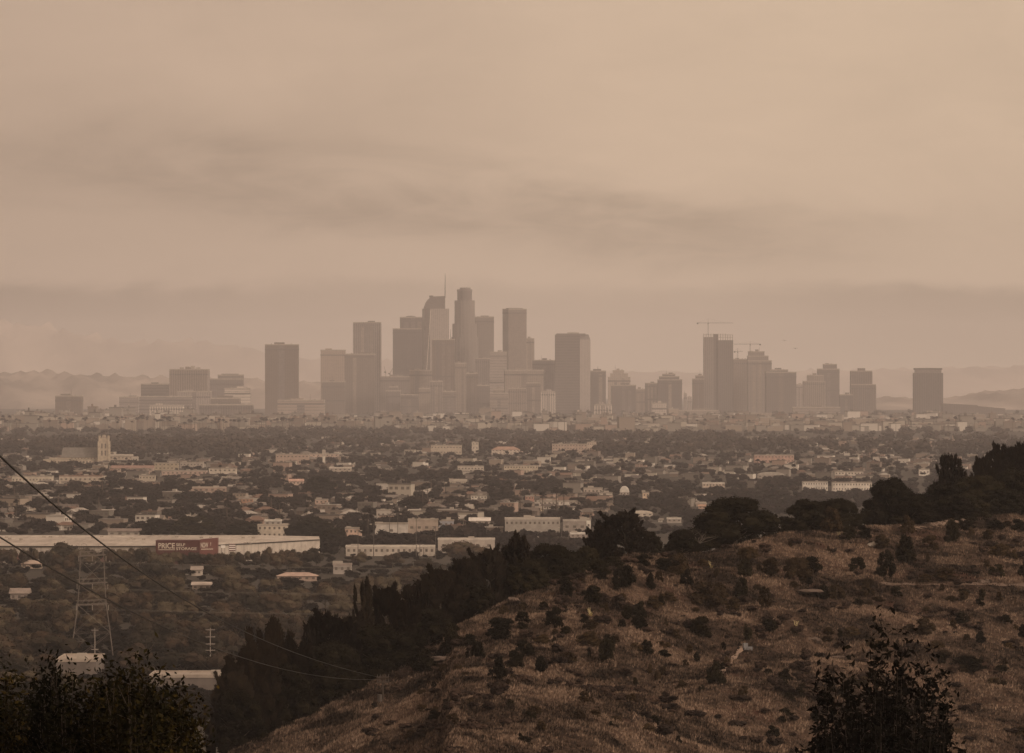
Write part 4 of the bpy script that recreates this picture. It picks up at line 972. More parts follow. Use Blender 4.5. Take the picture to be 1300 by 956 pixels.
B('pinkish tiled low house among the wood right of the terrace', 352, 402, 727, 738, (0.40, 0.30, 0.25), (0.40, 0.29, 0.24), roof='hip', rows=1, cols=6, name='house', cat='house')
# pale terrace wall
D_ = gD(729)
b = MB(); b.box(-9, 9, -0.4, 0.4, 0, 1.6); b.box(-9.3, 9.3, -0.6, 0.6, 1.6, 1.9)
tag(b.build('terrace_wall', M['trim'], None, (wx(261, D_), D_, 0), R(4)), 'long pale terrace wall in the wood below the storage sign', 'wall')

# roads: thin pale ribbons across the plain
for i, (xa, ya, xb, yb, wd) in enumerate([(-200, 668, 640, 655, 14), (-100, 627, 900, 622, 14), (200, 606, 1500, 610, 16), (-300, 589, 700, 585, 18), (560, 592, 1500, 590, 18), (420, 560, 520, 700, 12), (-60, 643, 520, 646, 12), (640, 652, 900, 668, 12)]):
    p, q = Vector((wx(xa, gD(ya)), gD(ya), 0)), Vector((wx(xb, gD(yb)), gD(yb), 0))
    d = (q - p).normalized(); n_ = Vector((-d.y, d.x, 0)) * wd / 2
    z = 0.02 + 0.012 * i
    me = np_mesh('road', [tuple(v + Vector((0, 0, z))) for v in (p - n_, q - n_, q + n_, p + n_)], [[(0, 1, 2, 3)]], M['asphalt'])
    tag(link('road', me), kind='structure')

# ------------------------------------------------------------------ zones: words for where things stand
PEND = []
def later(o, phrase, px, cat): PEND.append((phrase, px, o)); o['category'] = cat
ORD = ['leftmost', 'second from left', 'third from left', 'fourth from left', 'fifth from left', 'sixth from left', 'seventh from left', 'eighth from left', 'ninth from left', 'tenth from left', 'eleventh from left', 'twelfth from left',
       'thirteenth from left', 'fourteenth from left', 'fifteenth from left', 'sixteenth from left', 'seventeenth from left', 'eighteenth from left', 'nineteenth from left', 'twentieth from left'] + ['twenty-%s from left' % q for q in ('first', 'second', 'third', 'fourth', 'fifth', 'sixth', 'seventh', 'eighth', 'ninth')]
def settle_labels():
    by = {}
    for ph, px, o in PEND: by.setdefault(ph, []).append((px, o))
    for ph, l in by.items():
        l.sort(key=lambda q: q[0])
        for i, (px, o) in enumerate(l):
            o['group'] = ph
            if len(l) == 1: o['label'] = 'only one of the ' + ph
            elif len(l) <= len(ORD): o['label'] = ORD[i] + ' of the ' + ph
            else:
                c_ = 'left' if i < len(l) / 3 else ('middle' if i < 2 * len(l) / 3 else 'right')
                o['label'] = 'in the ' + c_ + ' third of the ' + ph
def size_word(h, a, b): return 'small' if h < a else ('medium' if h < b else 'large')
def zone(px, py):
    row = 'in far belt' if py < 552 else ('in upper suburb' if py < 590 else ('in middle suburb' if py < 640 else 'in lower suburb'))
    c_ = ('near the church' if px < 140 else 'above the storage sign' if px < 330 else 'around the dome shaped tree' if px < 480 else 'right of the cypress' if px < 640
          else 'above the grey warehouse' if px < 770 else 'left of the spreading oak' if px < 900 else 'above the spreading oak' if px < 1040 else 'around the white school')
    return row + ' ' + c_

# ------------------------------------------------------------------ houses
rng = np.random.default_rng(11)
def house_parts(kind):
    """unit house about 12 m wide; returns [(part name, mesh)]"""
    out = []; W, Dp = 12.0, 9.0
    if kind == 0:      # gabled bungalow
        hw, h = 3.0, 5.0
        b = MB(); b.prism([(-W / 2, -Dp / 2), (W / 2, -Dp / 2), (W / 2, Dp / 2), (-W / 2, Dp / 2)], 0, hw)
        b.add([(W / 2, -Dp / 2, hw), (W / 2, Dp / 2, hw), (W / 2, 0, h - 0.1), (-W / 2, -Dp / 2, hw), (-W / 2, Dp / 2, hw), (-W / 2, 0, h - 0.1)], [(0, 1, 2), (5, 4, 3)])
        out.append(('wall', b.mesh('wall', M['house_wall'])))
        b = MB(); e = 0.6
        b.add([(-W / 2 - e, -Dp / 2 - e, hw - 0.25), (W / 2 + e, -Dp / 2 - e, hw - 0.25), (W / 2 + e, Dp / 2 + e, hw - 0.25), (-W / 2 - e, Dp / 2 + e, hw - 0.25), (-W / 2 - e, 0, h), (W / 2 + e, 0, h)], [(0, 1, 5, 4), (2, 3, 4, 5)])
        b.box(2, 2.9, 1, 1.9, h - 1.6, h + 0.7); out.append(('roof', b.mesh('roof', M['house_roof'])))
        wins = [(-4, 1.7), (-1.6, 1.7), (3.6, 1.7)]; door = 1.2
    elif kind == 1:    # hipped house
        hw, h = 3.2, 5.4
        b = MB(); b.box(-W / 2, W / 2, -Dp / 2, Dp / 2, 0, hw); b.box(-W / 2, -1, -Dp / 2 - 2.5, -Dp / 2, 0, hw); out.append(('wall', b.mesh('wall', M['house_wall'])))
        b = MB(); e = 0.6
        b.add([(-W / 2 - e, -Dp / 2 - e, hw), (W / 2 + e, -Dp / 2 - e, hw), (W / 2 + e, Dp / 2 + e, hw), (-W / 2 - e, Dp / 2 + e, hw), (-2, 0, h), (2, 0, h)], [(0, 1, 5, 4), (2, 3, 4, 5), (0, 4, 3), (1, 2, 5)])
        b.add([(-W / 2 - e, -Dp / 2 - 3, hw), (-0.4, -Dp / 2 - 3, hw), (-3.4, -Dp / 2 - 3, hw + 1.5), (-3.4, 0, hw + 1.5), (-W / 2 - e, 0, hw), (-0.4, 0, hw)], [(0, 2, 3, 4), (2, 1, 5, 3), (0, 1, 2)])
        out.append(('roof', b.mesh('roof', M['house_roof']))); wins = [(1.0, 1.8), (4.4, 1.8)]; door = 2.7
    elif kind == 2:    # two storey flat roofed flats
        hw = 6.4
        b = MB(); b.box(-W / 2, W / 2, -Dp / 2, Dp / 2, 0, hw); out.append(('wall', b.mesh('wall', M['house_wall'])))
        b = MB(); b.box(-W / 2 - 0.3, W / 2 + 0.3, -Dp / 2 - 0.3, Dp / 2 + 0.3, hw, hw + 0.35); b.box(-2, 0, -1, 1, hw + 0.35, hw + 1.5); out.append(('roof', b.mesh('roof', M['house_roof'])))
        wins = [(-4.4, 1.7), (-1.6, 1.7), (1.6, 1.7), (-4.4, 4.8), (-1.6, 4.8), (1.6, 4.8), (4.4, 4.8)]; door = 4.4
    else:              # long low commercial box
        hw = 4.2; W = 12.0
        b = MB(); b.box(-W / 2, W / 2, -Dp / 2, Dp / 2, 0, hw); out.append(('wall', b.mesh('wall', M['house_wall'])))
        b = MB(); b.box(-W / 2 - 0.15, W / 2 + 0.15, -Dp / 2 - 0.2, Dp / 2 + 0.2, hw, hw + 0.4); b.box(1, 3, 0, 2, hw + 0.4, hw + 1.3); out.append(('roof', b.mesh('roof', M['house_roof'])))
        wins = [(-4.2, 1.8), (-1.4, 1.8), (1.4, 1.8)]; door = 4.2
    for x, z in wins:
        b = MB(); yy = -Dp / 2 - (2.5 if kind == 1 and x < -1 else 0); b.box(x - 0.8, x + 0.8, yy - 0.06, yy, z - 0.6, z + 0.6); out.append(('window', b.mesh('window', M['glass'])))
    b = MB(); b.box(door - 0.5, door + 0.5, -Dp / 2 - 0.07, -Dp / 2, 0, 2.1); out.append(('door', b.mesh('door', M['darkwood'])))
    return out
HP = [house_parts(k) for k in range(4)]
HLAB = ['gabled bungalows', 'hip roofed houses', 'two storey flats', 'low flat shops']

def blocked(px0, px1, ytop, D, slack=0.0):
    for (a0, a1, t0, b0, Dq) in PROTECT:
        if D < Dq - 2 and px1 > a0 and px0 < a1:
            ycut = b0 - (b0 - t0) * 0.60           # foliage may hide the lowest third of a front
            if ytop < ycut - slack: return True
    return False
def occupied(x, y, r):
    for (ox, oy, orr) in OCC:
        if (x - ox) ** 2 + (y - oy) ** 2 < (orr + r) ** 2: return True
    return False

for q in ((384, 428, 603, 628, 3700), (370, 427, 655, 684, 2560), (180, 214, 656, 680, 2700), (219, 276, 653, 680, 2700), (289, 327, 660, 681, 2700), (459, 476, 642, 690, 2560)): PROTECT.append(q)
cands = []
def clump(x, y, s=0.004): return mnoise.noise(Vector((x * s, y * s * 0.35, 3.3)))
tries = 0
while len(cands) < 1150 and tries < 24000:
    tries += 1
    px = rng.uniform(-40, 1340)
    py = 558 + (712 - 558) * rng.random() ** 1.25
    if px < 430 and py > 676: continue
    if px > 430 and py > 705: continue
    yc, Dc = crest(px)
    if px > 560 and py > yc - 60: continue
    D = gD(py); x = wx(px, D)
    if clump(x, D) < -0.08 and rng.random() < 0.8: continue
    kd = int(rng.choice([0, 0, 1, 1, 2, 3, 3])); sc = rng.uniform(0.60, 1.0) * (1.0 if kd < 2 else rng.uniform(1.0, 1.5))
    wdt = 12 * sc * F / D / 2; hgt = (6.4 if kd == 2 else 4.8) * sc
    if blocked(px - wdt, px + wdt, YH + (H - hgt) * F / D, D, 0.0): continue
    if occupied(x, D, 6 * sc): continue
    OCC.append((x, D, 5.5 * sc)); cands.append((D, x, px, py, kd, sc))
cands.sort()
zones_used = {}
for i, (D, x, px, py, kd, sc) in enumerate(cands[:285]):
    rz = R(GRID + 90 * int(rng.integers(0, 2)) * (rng.random() < 0.3) + rng.normal() * 3)
    o = empty('house' if kd < 2 else ('apartment_house' if kd == 2 else 'shop_building'), (x, D, 0), rz, (sc, sc, sc * float(rng.uniform(0.9, 1.25))))
    later(o, HLAB[kd] + ' ' + zone(px, py), px, ['house', 'house', 'flats', 'shop'][kd])
    for nm, me in HP[kd]:
        if nm in ('window', 'door') and D > 5200: continue
        link(nm, me, o)
# the rest of the roofs, too small and too many to tell apart
def merge_copies(meshes_np, inst, name, mats, label, cat):
    """meshes_np: list of (V, [faces], midx); inst: (which, x, y, z, sx, sy, sz, rot, tint)"""
    Vs, Fs, Ms, As, off = [], {}, {}, {}, 0
    for (wch, x, y, z, sx, sy, sz, rot, tint) in inst:
        V, faces = meshes_np[wch]
        c_, s_ = math.cos(rot), math.sin(rot)
        v = V * np.array([sx, sy, sz]); v = np.stack([v[:, 0] * c_ - v[:, 1] * s_ + x, v[:, 0] * s_ + v[:, 1] * c_ + y, v[:, 2] + z], -1)
        Vs.append(v)
        for (arr, mi) in faces:
            kk = arr.shape[1]
            Fs.setdefault(kk, []).append(arr + off); Ms.setdefault(kk, []).append(np.full(len(arr), mi)); As.setdefault(kk, []).append(np.full(len(arr), tint))
        off += len(V)
    ks = sorted(Fs)
    me = np_mesh(name, np.concatenate(Vs), [np.concatenate(Fs[k]) for k in ks], mats, np.concatenate([np.concatenate(Ms[k]) for k in ks]), attr=np.concatenate([np.concatenate(As[k]) for k in ks]))
    return tag(link(name, me), label, cat, kind='stuff')
def to_np(parts):
    V, faces, off = [], [], 0
    for me, mi in parts:
        n = len(me.vertices); a = np.empty(n * 3, np.float32); me.vertices.foreach_get('co', a); V.append(a.reshape(-1, 3))
        by = {}
        for p in me.polygons: by.setdefault(len(p.vertices), []).append([q + off for q in p.vertices])
        for kk, l in by.items(): faces.append((np.array(l, np.int32), mi))
        off += n
    return np.concatenate(V), faces
HN = [to_np([(me, 0 if nm == 'wall' else 1) for nm, me in hp if nm in ('wall', 'roof')]) for hp in HP]
inst = []
for (D, x, px, py, kd, sc) in cands[285:]:
    inst.append((kd, x, D, 0, sc, sc, sc, R(GRID + rng.normal() * 3), float(rng.random())))
# pale low buildings crowding the foot of downtown
n_far = 0
for i in range(2200):
    D = rng.uniform(9150, 13200) if i % 2 else rng.uniform(9150, 10600); px = rng.uniform(-300, 1600); x = wx(px, D)
    s = rng.uniform(0.7, 2.6); hz = rng.uniform(0.8, 2.6) * (1.5 if rng.random() < 0.15 else 1)
    if px < 330: hz *= 1.35
    inst.append((int(rng.choice([2, 2, 3])), x, D, 0, s, s * rng.uniform(0.8, 1.6), hz, R(rng.normal() * 6), [0.05, 0.9, 0.55, 0.8, 0.9, 0.15, 0.45, 0.9, 0.3][i % 9]))
merge_copies(HN, inst, 'distant_buildings', [M['house_wall_t'], M['house_roof_t']], 'haze dulled roofs and pale low buildings massed across the far suburb', 'buildings')

# ------------------------------------------------------------------ foliage meshes
def ico(sub=1):
    t_ = (1 + 5 ** 0.5) / 2
    V = [(-1, t_, 0), (1, t_, 0), (-1, -t_, 0), (1, -t_, 0), (0, -1, t_), (0, 1, t_), (0, -1, -t_), (0, 1, -t_), (t_, 0, -1), (t_, 0, 1), (-t_, 0, -1), (-t_, 0, 1)]
    Fc = [(0, 11, 5), (0, 5, 1), (0, 1, 7), (0, 7, 10), (0, 10, 11), (1, 5, 9), (5, 11, 4), (11, 10, 2), (10, 7, 6), (7, 1, 8), (3, 9, 4), (3, 4, 2), (3, 2, 6), (3, 6, 8), (3, 8, 9), (4, 9, 5), (2, 4, 11), (6, 2, 10), (8, 6, 7), (9, 8, 1)]
    V = [Vector(v).normalized() for v in V]
    for _ in range(sub):
        mid = {}; nf = []
        def mp(a, b):
            k_ = (min(a, b), max(a, b))
            if k_ not in mid: V.append(((V[a] + V[b]) / 2).normalized()); mid[k_] = len(V) - 1
            return mid[k_]
        for a, b, c in Fc:
            ab, bc_, ca = mp(a, b), mp(b, c), mp(c, a); nf += [(a, ab, ca), (b, bc_, ab), (c, ca, bc_), (ab, bc_, ca)]
        Fc = nf
    return np.array([tuple(v) for v in V]), np.array(Fc)
ICO0, ICO1 = ico(0), ico(1)

def leaf_quads(rg, centers, normals, size, aspect=1.0, along=None, jit=0.7):
    """one small quad per centre; along = preferred long axis"""
    n = len(centers)
    a = rg.normal(size=(n, 3)) if along is None else along + rg.normal(size=(n, 3)) * jit
    a /= np.linalg.norm(a, axis=1, keepdims=True) + 1e-9
    nn = normals + rg.normal(size=(n, 3)) * 0.6
    b = np.cross(nn, a); b /= np.linalg.norm(b, axis=1, keepdims=True) + 1e-9
    s = (size * rg.uniform(0.6, 1.35, size=n))[:, None]
    a = a * s * 0.5 * aspect; b = b * s * 0.5
    V = np.stack([centers - a - b * 0.55, centers - a * 0.1 - b, centers + a, centers - a * 0.1 + b], 1).reshape(-1, 3)
    return V, np.arange(4 * n).reshape(n, 4)

def crown(rg, n_clump, leaves, leaf, shape='round', core=0.8, cz=0.6, rz=0.42, aspect=1.3, clump_r=(0.17, 0.28), core_ico=ICO1, name='crown', mat=None, low=None):
    """crown in unit space: x, y within about +-0.5, z up to 1"""
    Cs, Rs = [], []
    for i in range(n_clump):
        th = rg.uniform(0, 2 * np.pi); ph = np.arccos(rg.uniform(-0.75, 1)); q = rg.uniform(0.45, 0.78)
        if i < 2: q = 0.15
        x = 0.5 * q * np.sin(ph) * np.cos(th); y = 0.5 * q * np.sin(ph) * np.sin(th); z = cz + rz * q * np.cos(ph) * 0.95
        if shape == 'dome' : z = cz + abs(z - cz) * 0.85 - (0.15 if i % 3 == 0 else 0)
        if shape == 'mound':
            q = rg.uniform(0, 1) ** 0.55 * 0.44; x, y = q * np.cos(th), q * np.sin(th); zm = 0.90 * (1 - (q / 0.50) ** 3.0); z = zm * (rg.uniform(0.22, 0.98) if i % 3 else 0.95)
        if shape == 'cone':
            z = rg.uniform(0.12, 0.93); rr = 0.36 * (1 - z) ** 0.8 + 0.03; x = rr * np.cos(th); y = rr * np.sin(th)
        r = rg.uniform(*clump_r) * (1 if shape != 'cone' else (0.75 * (1 - z) + 0.30))
        Cs.append((x, y, z)); Rs.append(r)
    VV, FF3, FF4, off = [], [], [], 0
    for c_, r in zip(Cs, Rs):
        v, f = core_ico
        d = 1 + rg.uniform(-0.22, 0.22, size=len(v))
        vv = v * (r * core * d)[:, None] * np.array([1, 1, 0.85]) + np.array(c_)
        VV.append(vv); FF3.append(f + off); off += len(vv)
    per = max(3, leaves // len(Cs))
    for c_, r in zip(Cs, Rs):
        nrm = rg.normal(size=(per, 3)); nrm[:, 2] = nrm[:, 2] * 0.9 + 0.25; nrm /= np.linalg.norm(nrm, axis=1, keepdims=True)
        pos = np.array(c_) + nrm * (r * rg.uniform(0.72, 1.12, size=per))[:, None] * np.array([1, 1, 0.88])
        v, f = leaf_quads(rg, pos, nrm, leaf, aspect)
        VV.append(v); FF4.append(f + off); off += len(v)
    V = np.concatenate(VV); V[:, 2] = np.maximum(V[:, 2], 0.02)
    return V, [np.concatenate(FF3), np.concatenate(FF4)]

def pine_crown(rg, n_plume=60, blades=110, blade=0.035, spread=0.5, bottom=0.08, top_pow=0.75, flat=0.0, main=0.94):
    """plumes of needles on rising branch ends; unit space"""
    VV, FF3, FF4, off = [], [], [], 0
    lead = [(0.0, 0.0, main)] + [(rg.uniform(-0.3, 0.3), rg.uniform(-0.3, 0.3), rg.uniform(0.70, 0.93)) for _ in range(6)]
    for i in range(n_plume):
        lx, ly, lt = lead[i % len(lead)] if i % 2 == 0 else lead[0]
        zz = rg.random() ** 0.95; z = bottom + (lt - bottom) * zz
        rmax = (spread if lx == 0 else spread * 0.5) * (1 - zz) ** top_pow + 0.02
        th = rg.uniform(0, 2 * np.pi); rr = rmax * rg.uniform(0.15, 1.0) ** 0.6
        bx_, by_ = rr * np.cos(th) + lx, rr * np.sin(th) + ly
        th = np.arctan2(by_, bx_); rr = np.hypot(bx_, by_)
        if i < 7:
            lx, ly, z = lead[i]; rr = np.hypot(lx, ly) + 1e-3; th = np.arctan2(ly, lx)
        c_ = np.array([rr * np.cos(th), rr * np.sin(th), z])
        ax = np.array([np.cos(th) * 0.55 * (rr > 0.03), np.sin(th) * 0.55 * (rr > 0.03), 1.0 - flat]); ax /= np.linalg.norm(ax)
        L = rg.uniform(0.055, 0.095); r = L * rg.uniform(0.55, 0.8)
        v, f = ICO0
        vv = v * (1 + rg.uniform(-0.25, 0.25, size=len(v)))[:, None]
        # stretch along ax
        vv = vv * r * 0.8; dz = vv @ ax; vv = vv + np.outer(dz, ax) * (L / r - 1)
        VV.append(vv + c_); FF3.append(f + off); off += len(vv)
        nrm = rg.normal(size=(blades, 3)); nrm /= np.linalg.norm(nrm, axis=1, keepdims=True)
        p = nrm * (r * rg.uniform(0.5, 1.0, size=blades))[:, None]; dz = p @ ax; p = p + np.outer(dz, ax) * (L / r - 1)
        v, f = leaf_quads(rg, p + c_, nrm, blade * 0.42, 3.0, along=nrm * 0.7 + ax * 0.9, jit=0.35)
        VV.append(v); FF4.append(f + off); off += len(v)
    return np.concatenate(VV), [np.concatenate(FF3), np.concatenate(FF4)]

def trunk_mesh(rg, mat, h=0.5, r=0.03, limbs=5, name='trunk', reach=0.3, up=0.35):
    b = MB(); b.bar((0, 0, -0.04), (0.01, 0.005, h * 0.5), r, r * 0.75, 6); b.bar((0.01, 0.005, h * 0.5), (0, 0.01, h), r * 0.75, r * 0.45, 6)
    for i in range(limbs):
        a_ = i / limbs * 2 * math.pi + rg.uniform(0, 1); z0 = h * rg.uniform(0.4, 0.9)
        p1 = (math.cos(a_) * reach * 0.5, math.sin(a_) * reach * 0.5, z0 + up * 0.4); p2 = (math.cos(a_) * reach, math.sin(a_) * reach, min(0.92, z0 + up))
        b.bar((0, 0, z0), p1, r * 0.5, r * 0.32, 5); b.bar(p1, p2, r * 0.32, r * 0.1, 5)
    return b.mesh(name, mat)

rg = np.random.default_rng(21)
WOOD, STREET, OAK, PINE, SHRUB, OLIVE = [], [], [], [], [], []
for i in range(8):
    V, Fc = crown(rg, int(rg.integers(9, 15)), 1500, 0.034, cz=0.60, rz=0.40, clump_r=(0.15, 0.26))
    WOOD.append((np_mesh('crown', V, Fc, M['leaf_wood']), trunk_mesh(rg, M['bark'], 0.45, 0.025)))
for i in range(6):
    V, Fc = crown(rg, int(rg.integers(8, 13)), 900, 0.045, cz=0.60, rz=0.40, clump_r=(0.17, 0.28), shape='dome' if i % 3 == 0 else 'round')
    STREET.append((np_mesh('crown', V, Fc, M['leaf_street']), trunk_mesh(rg, M['bark'], 0.45, 0.025)))
for i in range(4):
    V, Fc = crown(rg, 85, 20000, 0.018, shape='mound', clump_r=(0.07, 0.13), aspect=1.5)
    OAK.append((np_mesh('crown', V, Fc, M['leaf_dark']), trunk_mesh(rg, M['bark'], 0.42, 0.022, 8, reach=0.3, up=0.2)))
for i in range(8):
    V, Fc = pine_crown(rg, 250 + 10 * i, 80, 0.028, bottom=0.03, top_pow=(0.75 + 0.12 * (i % 3)) if i < 4 else 0.42, main=0.94 if i < 4 else 0.86)
    PINE.append((np_mesh('crown', V, Fc, M['leaf_pine']), trunk_mesh(rg, M['darkwood'], 0.80, 0.010, 9, reach=0.17, up=0.10)))
for i in range(5):
    V, Fc = crown(rg, 22, 2000, 0.055, shape='mound', clump_r=(0.10, 0.20), aspect=1.7, core=0.7, core_ico=ICO1)
    SHRUB.append(np_mesh('dark_shrub', V, Fc, M['leaf_dark'])); OLIVE.append(np_mesh('olive_shrub', V, Fc, M['leaf_olive']))
V, Fc = crown(rg, 26, 2200, 0.028, shape='cone', clump_r=(0.10, 0.14))
CYP = (np_mesh('crown', V, Fc, M['leaf_street']), trunk_mesh(rg, M['bark'], 0.8, 0.02, 0))

def plant(name, meshes, x, y, z, w_, h_, rz, label, cat, group=None, wy=None):
    o = empty(name, (x, y, z), rz, (w_, wy or w_, h_)); tag(o, label, cat, group)
    link('crown', meshes[0], o); link('trunk', meshes[1], o)
    return o

# featured trees of the plain: (px centre, width px, ytop, ybase, mesh, label)
FEAT = [(406, 45, 603, 633, OAK[0], 'big dome shaped dark tree standing above the orange brown building'),
        (398, 58, 655, 690, OAK[1], 'large dark round tree right behind the storage warehouse end'),
        (375, 32, 662, 690, OAK[2], 'dark bushy tree at the left of the large round tree'),
        (425, 36, 668, 700, OAK[3], 'dark bushy tree at the right of the large round tree'),
        (197, 36, 656, 683, OAK[2], 'left dark round tree behind the storage sign'),
        (247, 58, 653, 684, OAK[3], 'wide dark round tree behind the storage sign'),
        (308, 40, 660, 684, OAK[1], 'dark tree cluster behind the right wing of the storage warehouse'),
        (467, 15, 642, 695, CYP, 'tall dark cypress beside the white warehouse'),
        (420, 34, 684, 712, STREET[4], 'dark tree against the right end of the storage warehouse'),
        (437, 18, 633, 648, STREET[5], 'round dark tree right of the low pink roofed building'),
        (585, 56, 684, 722, WOOD[2], 'leafy oak in front of the wide cream warehouse'),
        (527, 44, 627, 652, STREET[0], 'broad dark tree below the row of white houses')]
for q in FEAT:
    D = gD(q[3]); plant('cypress_tree' if q[4] is CYP else 'broadleaf_tree', q[4], wx(q[0], D), D, 0, q[1] / F * D * (2.2 if q[4] is CYP else 1.1), wz(q[2], D), rg.uniform(0, 6), q[5], 'tree')
    OCC.append((wx(q[0], D), D, q[1] / F * D * 0.4))

# the wood below the storage warehouse: every tree on its own
cw = []
tries = 0
for i in range(46):
    px = -8 + i * 9.2 + rng.uniform(-3, 3); py = rng.uniform(717, 725); D = gD(py); yt = rng.uniform(693.5, 699.5) if not 185 < px < 308 else rng.uniform(699.5, 702)
    h = wz(yt, D); cw.append((D, wx(px, D), px, py, h, rng.uniform(13, 24) / F * D)); OCC.append((wx(px, D), D, 1.0))
while len(cw) < 283 and tries < 9000:
    tries += 1
    py = 706 + (905 - 706) * rng.random() ** 0.9; px = rng.uniform(-30, 660)
    yc, Dc = crest(px)
    if px > 560 and py > 760: continue
    if py > yc + 10 or (px < 415 and py < 717): continue
    D = gD(py); h = rng.uniform(6.0, 12.0); x = wx(px, D)
    wd = h * rng.uniform(1.0, 1.6)
    yt = YH + (H - h) * F / D; hw = wd * F / D / 2
    if 82 < px < 150 and 1380 < D < 1620: continue
    if blocked(px - hw * 0.8, px + hw * 0.8, yt, D): continue
    if 500 < px < 640 and 705 < py < 735 and rng.random() < 0.6: h *= 0.5; wd *= 0.7
    if occupied(x, D, wd * 0.18): continue
    OCC.append((x, D, wd * 0.12)); cw.append((D, x, px, py, h, wd))
def wood_zone(px, py):
    r_ = 'in near wood' if py > 800 else ('in middle wood' if py > 750 else 'at wood top edge')
    c_ = ('left of the pylon' if px < 90 else 'right of the pylon' if px < 190 else 'below the storage sign' if px < 290 else 'below warehouse right wing' if px < 430 else 'behind the ridge pines')
    return r_ + ' ' + c_
for (D, x, px, py, h, wd) in sorted(cw):
    o = plant('broadleaf_tree', WOOD[int(rng.integers(0, 8))], x, D, 0, wd, h, rng.uniform(0, 6.28), None, None, wy=wd * rng.uniform(0.8, 1.2))
    later(o, size_word(h, 7, 9) + ' trees ' + wood_zone(px, py), px, 'tree')

# street trees of the suburb and the dense belt under the skyline (hundreds, merged)
MIDV = []
for i in range(6): MIDV.append(crown(rg, 8, 260, 0.085, cz=0.60, rz=0.40, clump_r=(0.18, 0.30), core_ico=ICO1, shape='dome' if i % 2 else 'round'))
FARV = []
for i in range(6): FARV.append(crown(rg, 5, 60, 0.16, cz=0.55, rz=0.42, clump_r=(0.22, 0.34), core_ico=ICO0, shape='dome' if i % 2 else 'round'))
TN = [(V, [(Fc[0], 0), (Fc[1], 0)]) for V, Fc in MIDV + FARV]
inst = []; n_ok = 0; tries = 0
while n_ok < 6600 and tries < 60000:
    tries += 1
    py = 572 + (712 - 572) * rng.random() ** 1.15; px = rng.uniform(-260, 1560)
    if px < 430 and py > 682: continue
    yc, Dc = crest(px)
    if px > 640 and py > yc - 20: continue
    D = gD(py); x = wx(px, D)
    cl = clump(x + 900, D, 0.006)
    if cl < -0.1 and rng.random() < 0.45: continue
    h = rng.uniform(3.0, 7.5) * (1.3 if cl > 0.25 else 1.0); wd = h * rng.uniform(0.8, 1.8)
    yt = YH + (H - h) * F / D; hw = wd * F / D / 2
    if blocked(px - hw * 0.8, px + hw * 0.8, yt, D): continue
    if occupied(x, D, wd * 0.1): continue
    inst.append((int(rng.integers(0, 6)) if py > 600 else 6 + int(rng.integers(0, 6)), x, D, 0, wd, wd, h, rng.uniform(0, 6.28), float(rng.random()))); n_ok += 1
merge_copies(TN, inst, 'street_trees', [M['leaf_far']], 'countless dark street trees between the roofs of the suburb', 'trees')
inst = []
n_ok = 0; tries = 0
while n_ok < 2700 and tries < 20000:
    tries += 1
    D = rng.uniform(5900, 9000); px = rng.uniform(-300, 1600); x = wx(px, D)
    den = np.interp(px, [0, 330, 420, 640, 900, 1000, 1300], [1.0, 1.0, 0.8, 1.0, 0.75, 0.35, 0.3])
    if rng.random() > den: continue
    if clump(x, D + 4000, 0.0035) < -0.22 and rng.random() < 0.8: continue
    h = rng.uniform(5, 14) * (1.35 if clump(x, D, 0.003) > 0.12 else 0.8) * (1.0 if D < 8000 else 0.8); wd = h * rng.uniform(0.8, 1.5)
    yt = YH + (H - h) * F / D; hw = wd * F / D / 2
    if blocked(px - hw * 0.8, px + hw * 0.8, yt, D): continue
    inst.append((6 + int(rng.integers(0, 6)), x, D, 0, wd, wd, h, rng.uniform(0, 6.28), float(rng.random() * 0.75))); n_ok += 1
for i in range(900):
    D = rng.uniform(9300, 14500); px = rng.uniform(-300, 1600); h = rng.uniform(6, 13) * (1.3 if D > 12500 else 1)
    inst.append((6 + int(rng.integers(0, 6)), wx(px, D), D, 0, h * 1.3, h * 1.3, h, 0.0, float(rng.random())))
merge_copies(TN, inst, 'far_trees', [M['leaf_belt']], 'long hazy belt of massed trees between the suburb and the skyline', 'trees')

inst = []
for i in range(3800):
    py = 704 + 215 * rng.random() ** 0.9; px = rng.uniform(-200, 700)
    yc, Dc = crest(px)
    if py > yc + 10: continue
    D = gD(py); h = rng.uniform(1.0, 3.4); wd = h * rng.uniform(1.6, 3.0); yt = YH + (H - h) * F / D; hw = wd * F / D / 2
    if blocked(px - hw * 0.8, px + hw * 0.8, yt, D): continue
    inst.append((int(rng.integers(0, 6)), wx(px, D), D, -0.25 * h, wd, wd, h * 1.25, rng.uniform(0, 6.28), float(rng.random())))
merge_copies(TN, inst, 'undergrowth', [M['leaf_under']], 'brown green undergrowth filling the wood beneath the trees', 'undergrowth')

